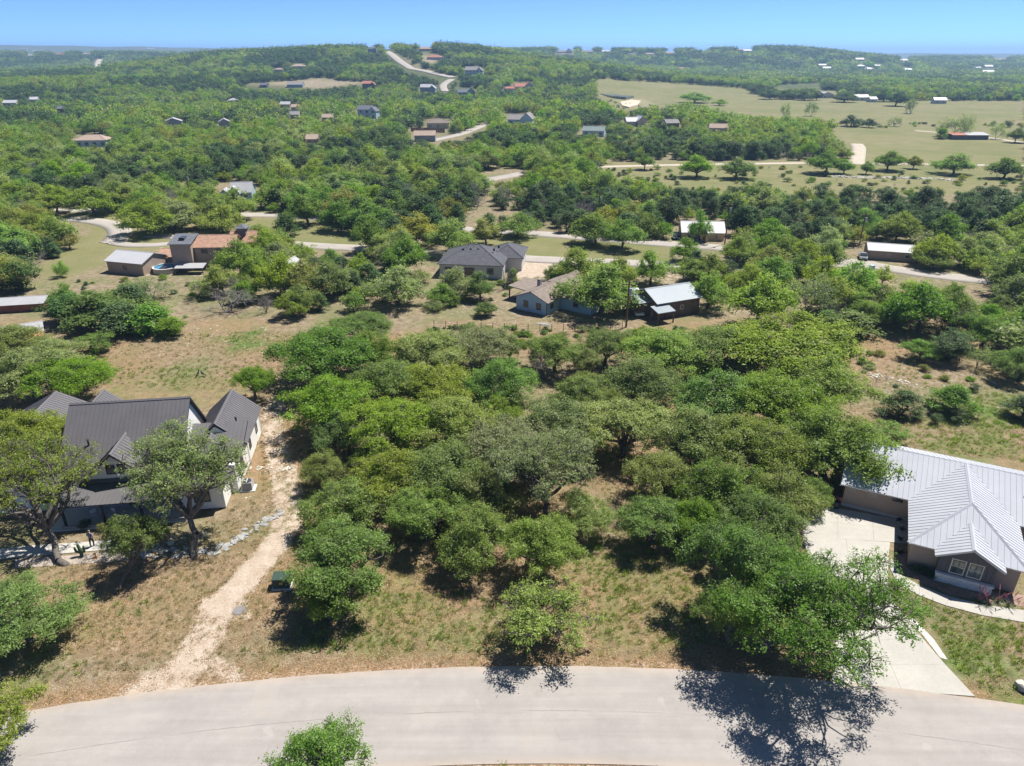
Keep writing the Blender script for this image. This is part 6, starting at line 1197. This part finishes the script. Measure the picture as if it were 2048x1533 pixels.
w = Matrix.Translation(LH.location) @ Matrix.Rotation(R(8), 4, 'Z') @ Vector((-11.8, -3.0, .13)); t = thing('patio_table', 'round white table between the porch chairs', 'table', w); MB().tube((0, 0, .68), (0, 0, .72), .4, .4, 18).build('top', WHITEP, t); MB().tube((0, 0, 0), (0, 0, .68), .04, .04, 8).build('pedestal', WHITEP, t)

# ------------------------------------------------------------------ person on the front walk
def person(px, py):
    p = G(px, py); J = [(0, 0, .95), (0, 0, 1.15), (0, .01, 1.38), (0, .02, 1.50), (0, .05, 1.62), (0, .06, 1.74), (.10, 0, .90), (.13, .06, .50), (.12, 0, .08), (.12, .17, .03), (-.10, 0, .90), (-.12, -.06, .50), (-.11, -.14, .10), (-.11, .02, .03),
         (.20, 0, 1.42), (.27, -.04, 1.14), (.26, .12, .93), (.255, .17, .86), (-.20, 0, 1.42), (-.28, -.02, 1.14), (-.24, .14, .95), (-.235, .2, .89)]
    E_ = [(0, 1), (1, 2), (2, 3), (3, 4), (4, 5), (0, 6), (6, 7), (7, 8), (8, 9), (0, 10), (10, 11), (11, 12), (12, 13), (2, 14), (14, 15), (15, 16), (16, 17), (2, 18), (18, 19), (19, 20), (20, 21)]
    Rr = [.155, .15, .17, .065, .095, .09, .105, .075, .05, .045, .105, .075, .05, .045, .075, .052, .04, .035, .075, .052, .04, .035]
    me = bpy.data.meshes.new('person_skeleton'); me.from_pydata(J, E_, []); o = bpy.data.objects.new('person_skeleton', me); COL.objects.link(o)
    md = o.modifiers.new('skin', 'SKIN'); sk = me.skin_vertices[0].data if me.skin_vertices else None
    if sk is None: me.skin_vertices.new() if hasattr(me.skin_vertices, 'new') else None; sk = me.skin_vertices[0].data
    for i, r_ in enumerate(Rr): sk[i].radius = (r_, r_ * (.72 if i in (0, 1, 2) else 1)); sk[i].use_root = i == 0
    o.modifiers.new('sub', 'SUBSURF').levels = 2
    dg = bpy.context.evaluated_depsgraph_get(); b = bpy.data.meshes.new_from_object(o.evaluated_get(dg)); bpy.data.objects.remove(o)
    for nm, c_ in (('skin_tone', (.42, .25, .17)), ('grey_shirt', (.16, .16, .19)), ('dark_trousers', (.03, .03, .04)), ('hair_grey', (.22, .2, .18)), ('shoe', (.05, .045, .04))): b.materials.append(paint(nm, c_, .8))
    for f in b.polygons:
        c = f.center; f.material_index = 3 if c.z > 1.70 or (c.z > 1.62 and c.y < .05) else 0 if c.z > 1.50 else 4 if c.z < .1 else 2 if c.z < .97 and abs(c.x) < .2 else 0 if (abs(c.x) > .21 and c.z < 1.12) else 1
        f.use_smooth = True
    e = link('person', b, None, p); e.rotation_euler = (0, 0, R(-10)); tag(e, 'person in grey shirt and dark trousers walking on the front walk', 'person')
    for sgn in (1, -1):                                  # hands with fingers
        h_ = MB(); hx = .255 if sgn > 0 else -.235; hy, hz = (.17, .86) if sgn > 0 else (.2, .89)
        h_.path([(hx, hy - .01, hz + .02), (hx, hy + .03, hz - .06)], [.032, .036], 7)
        for k, l in enumerate((.065, .075, .07, .055)): x0 = hx + (k - 1.5) * .019; h_.path([(x0, hy + .03, hz - .055), (x0, hy + .045, hz - .055 - l * .6), (x0, hy + .035, hz - .055 - l)], [.0095, .009, .008], 5)
        h_.path([(hx - sgn * .025, hy + .02, hz - .01), (hx - sgn * .05, hy + .05, hz - .045), (hx - sgn * .045, hy + .06, hz - .075)], [.012, .011, .009], 5); h_.build('hand', b.materials[0], e, True)
person(186, 1093)
for i, (px, py) in enumerate([(397, 752), (407, 753)]):
    p = G(px, py); m = MB(); t = thing('buzzard', ['left of two dark birds standing in the tan clearing', 'right of two dark birds standing in the tan clearing'][i], 'bird', p, R(60 * i)); t.scale = (1.3,) * 3
    me = rock_mesh(70, .8); o = link('body', me, t, (0, 0, .32)); me.materials.append(TRIMB); o.scale = (.13, .26, .2); MB().path([(0, .2, .4), (0, .28, .55), (0, .36, .55)], [.07, .05, .02], 7).build('head', TRIMB, t); MB().prism([(-.05, -.2, .3), (.05, -.2, .3), (.08, -.45, .22), (-.08, -.45, .22)], (0, 0, .03)).build('tail', TRIMB, t)
    for s_ in (-.06, .06): MB().tube((s_, 0, 0), (s_, 0, .2), .015, .02, 5).build('leg', STONEG, t)

# ------------------------------------------------------------------ air between here and the far hills
hm, nt, b = newmat('haze_air'); nt.nodes.remove(b); v = nt.nodes.new('ShaderNodeVolumePrincipled'); v.inputs['Color'].default_value = (.42, .66, 1.0, 1); v.inputs['Density'].default_value = .00018; v.inputs['Anisotropy'].default_value = .2
nt.links.new(v.outputs[0], nt.nodes['Material Output'].inputs['Volume'])
hz = MB().box(-12500, 12500, -12500, 12500, -9, 118).build('haze', hm); tag(hz, 'thin blue haze over the valley', kind='stuff')
print('built in', round(time.time() - T0, 1), 's')
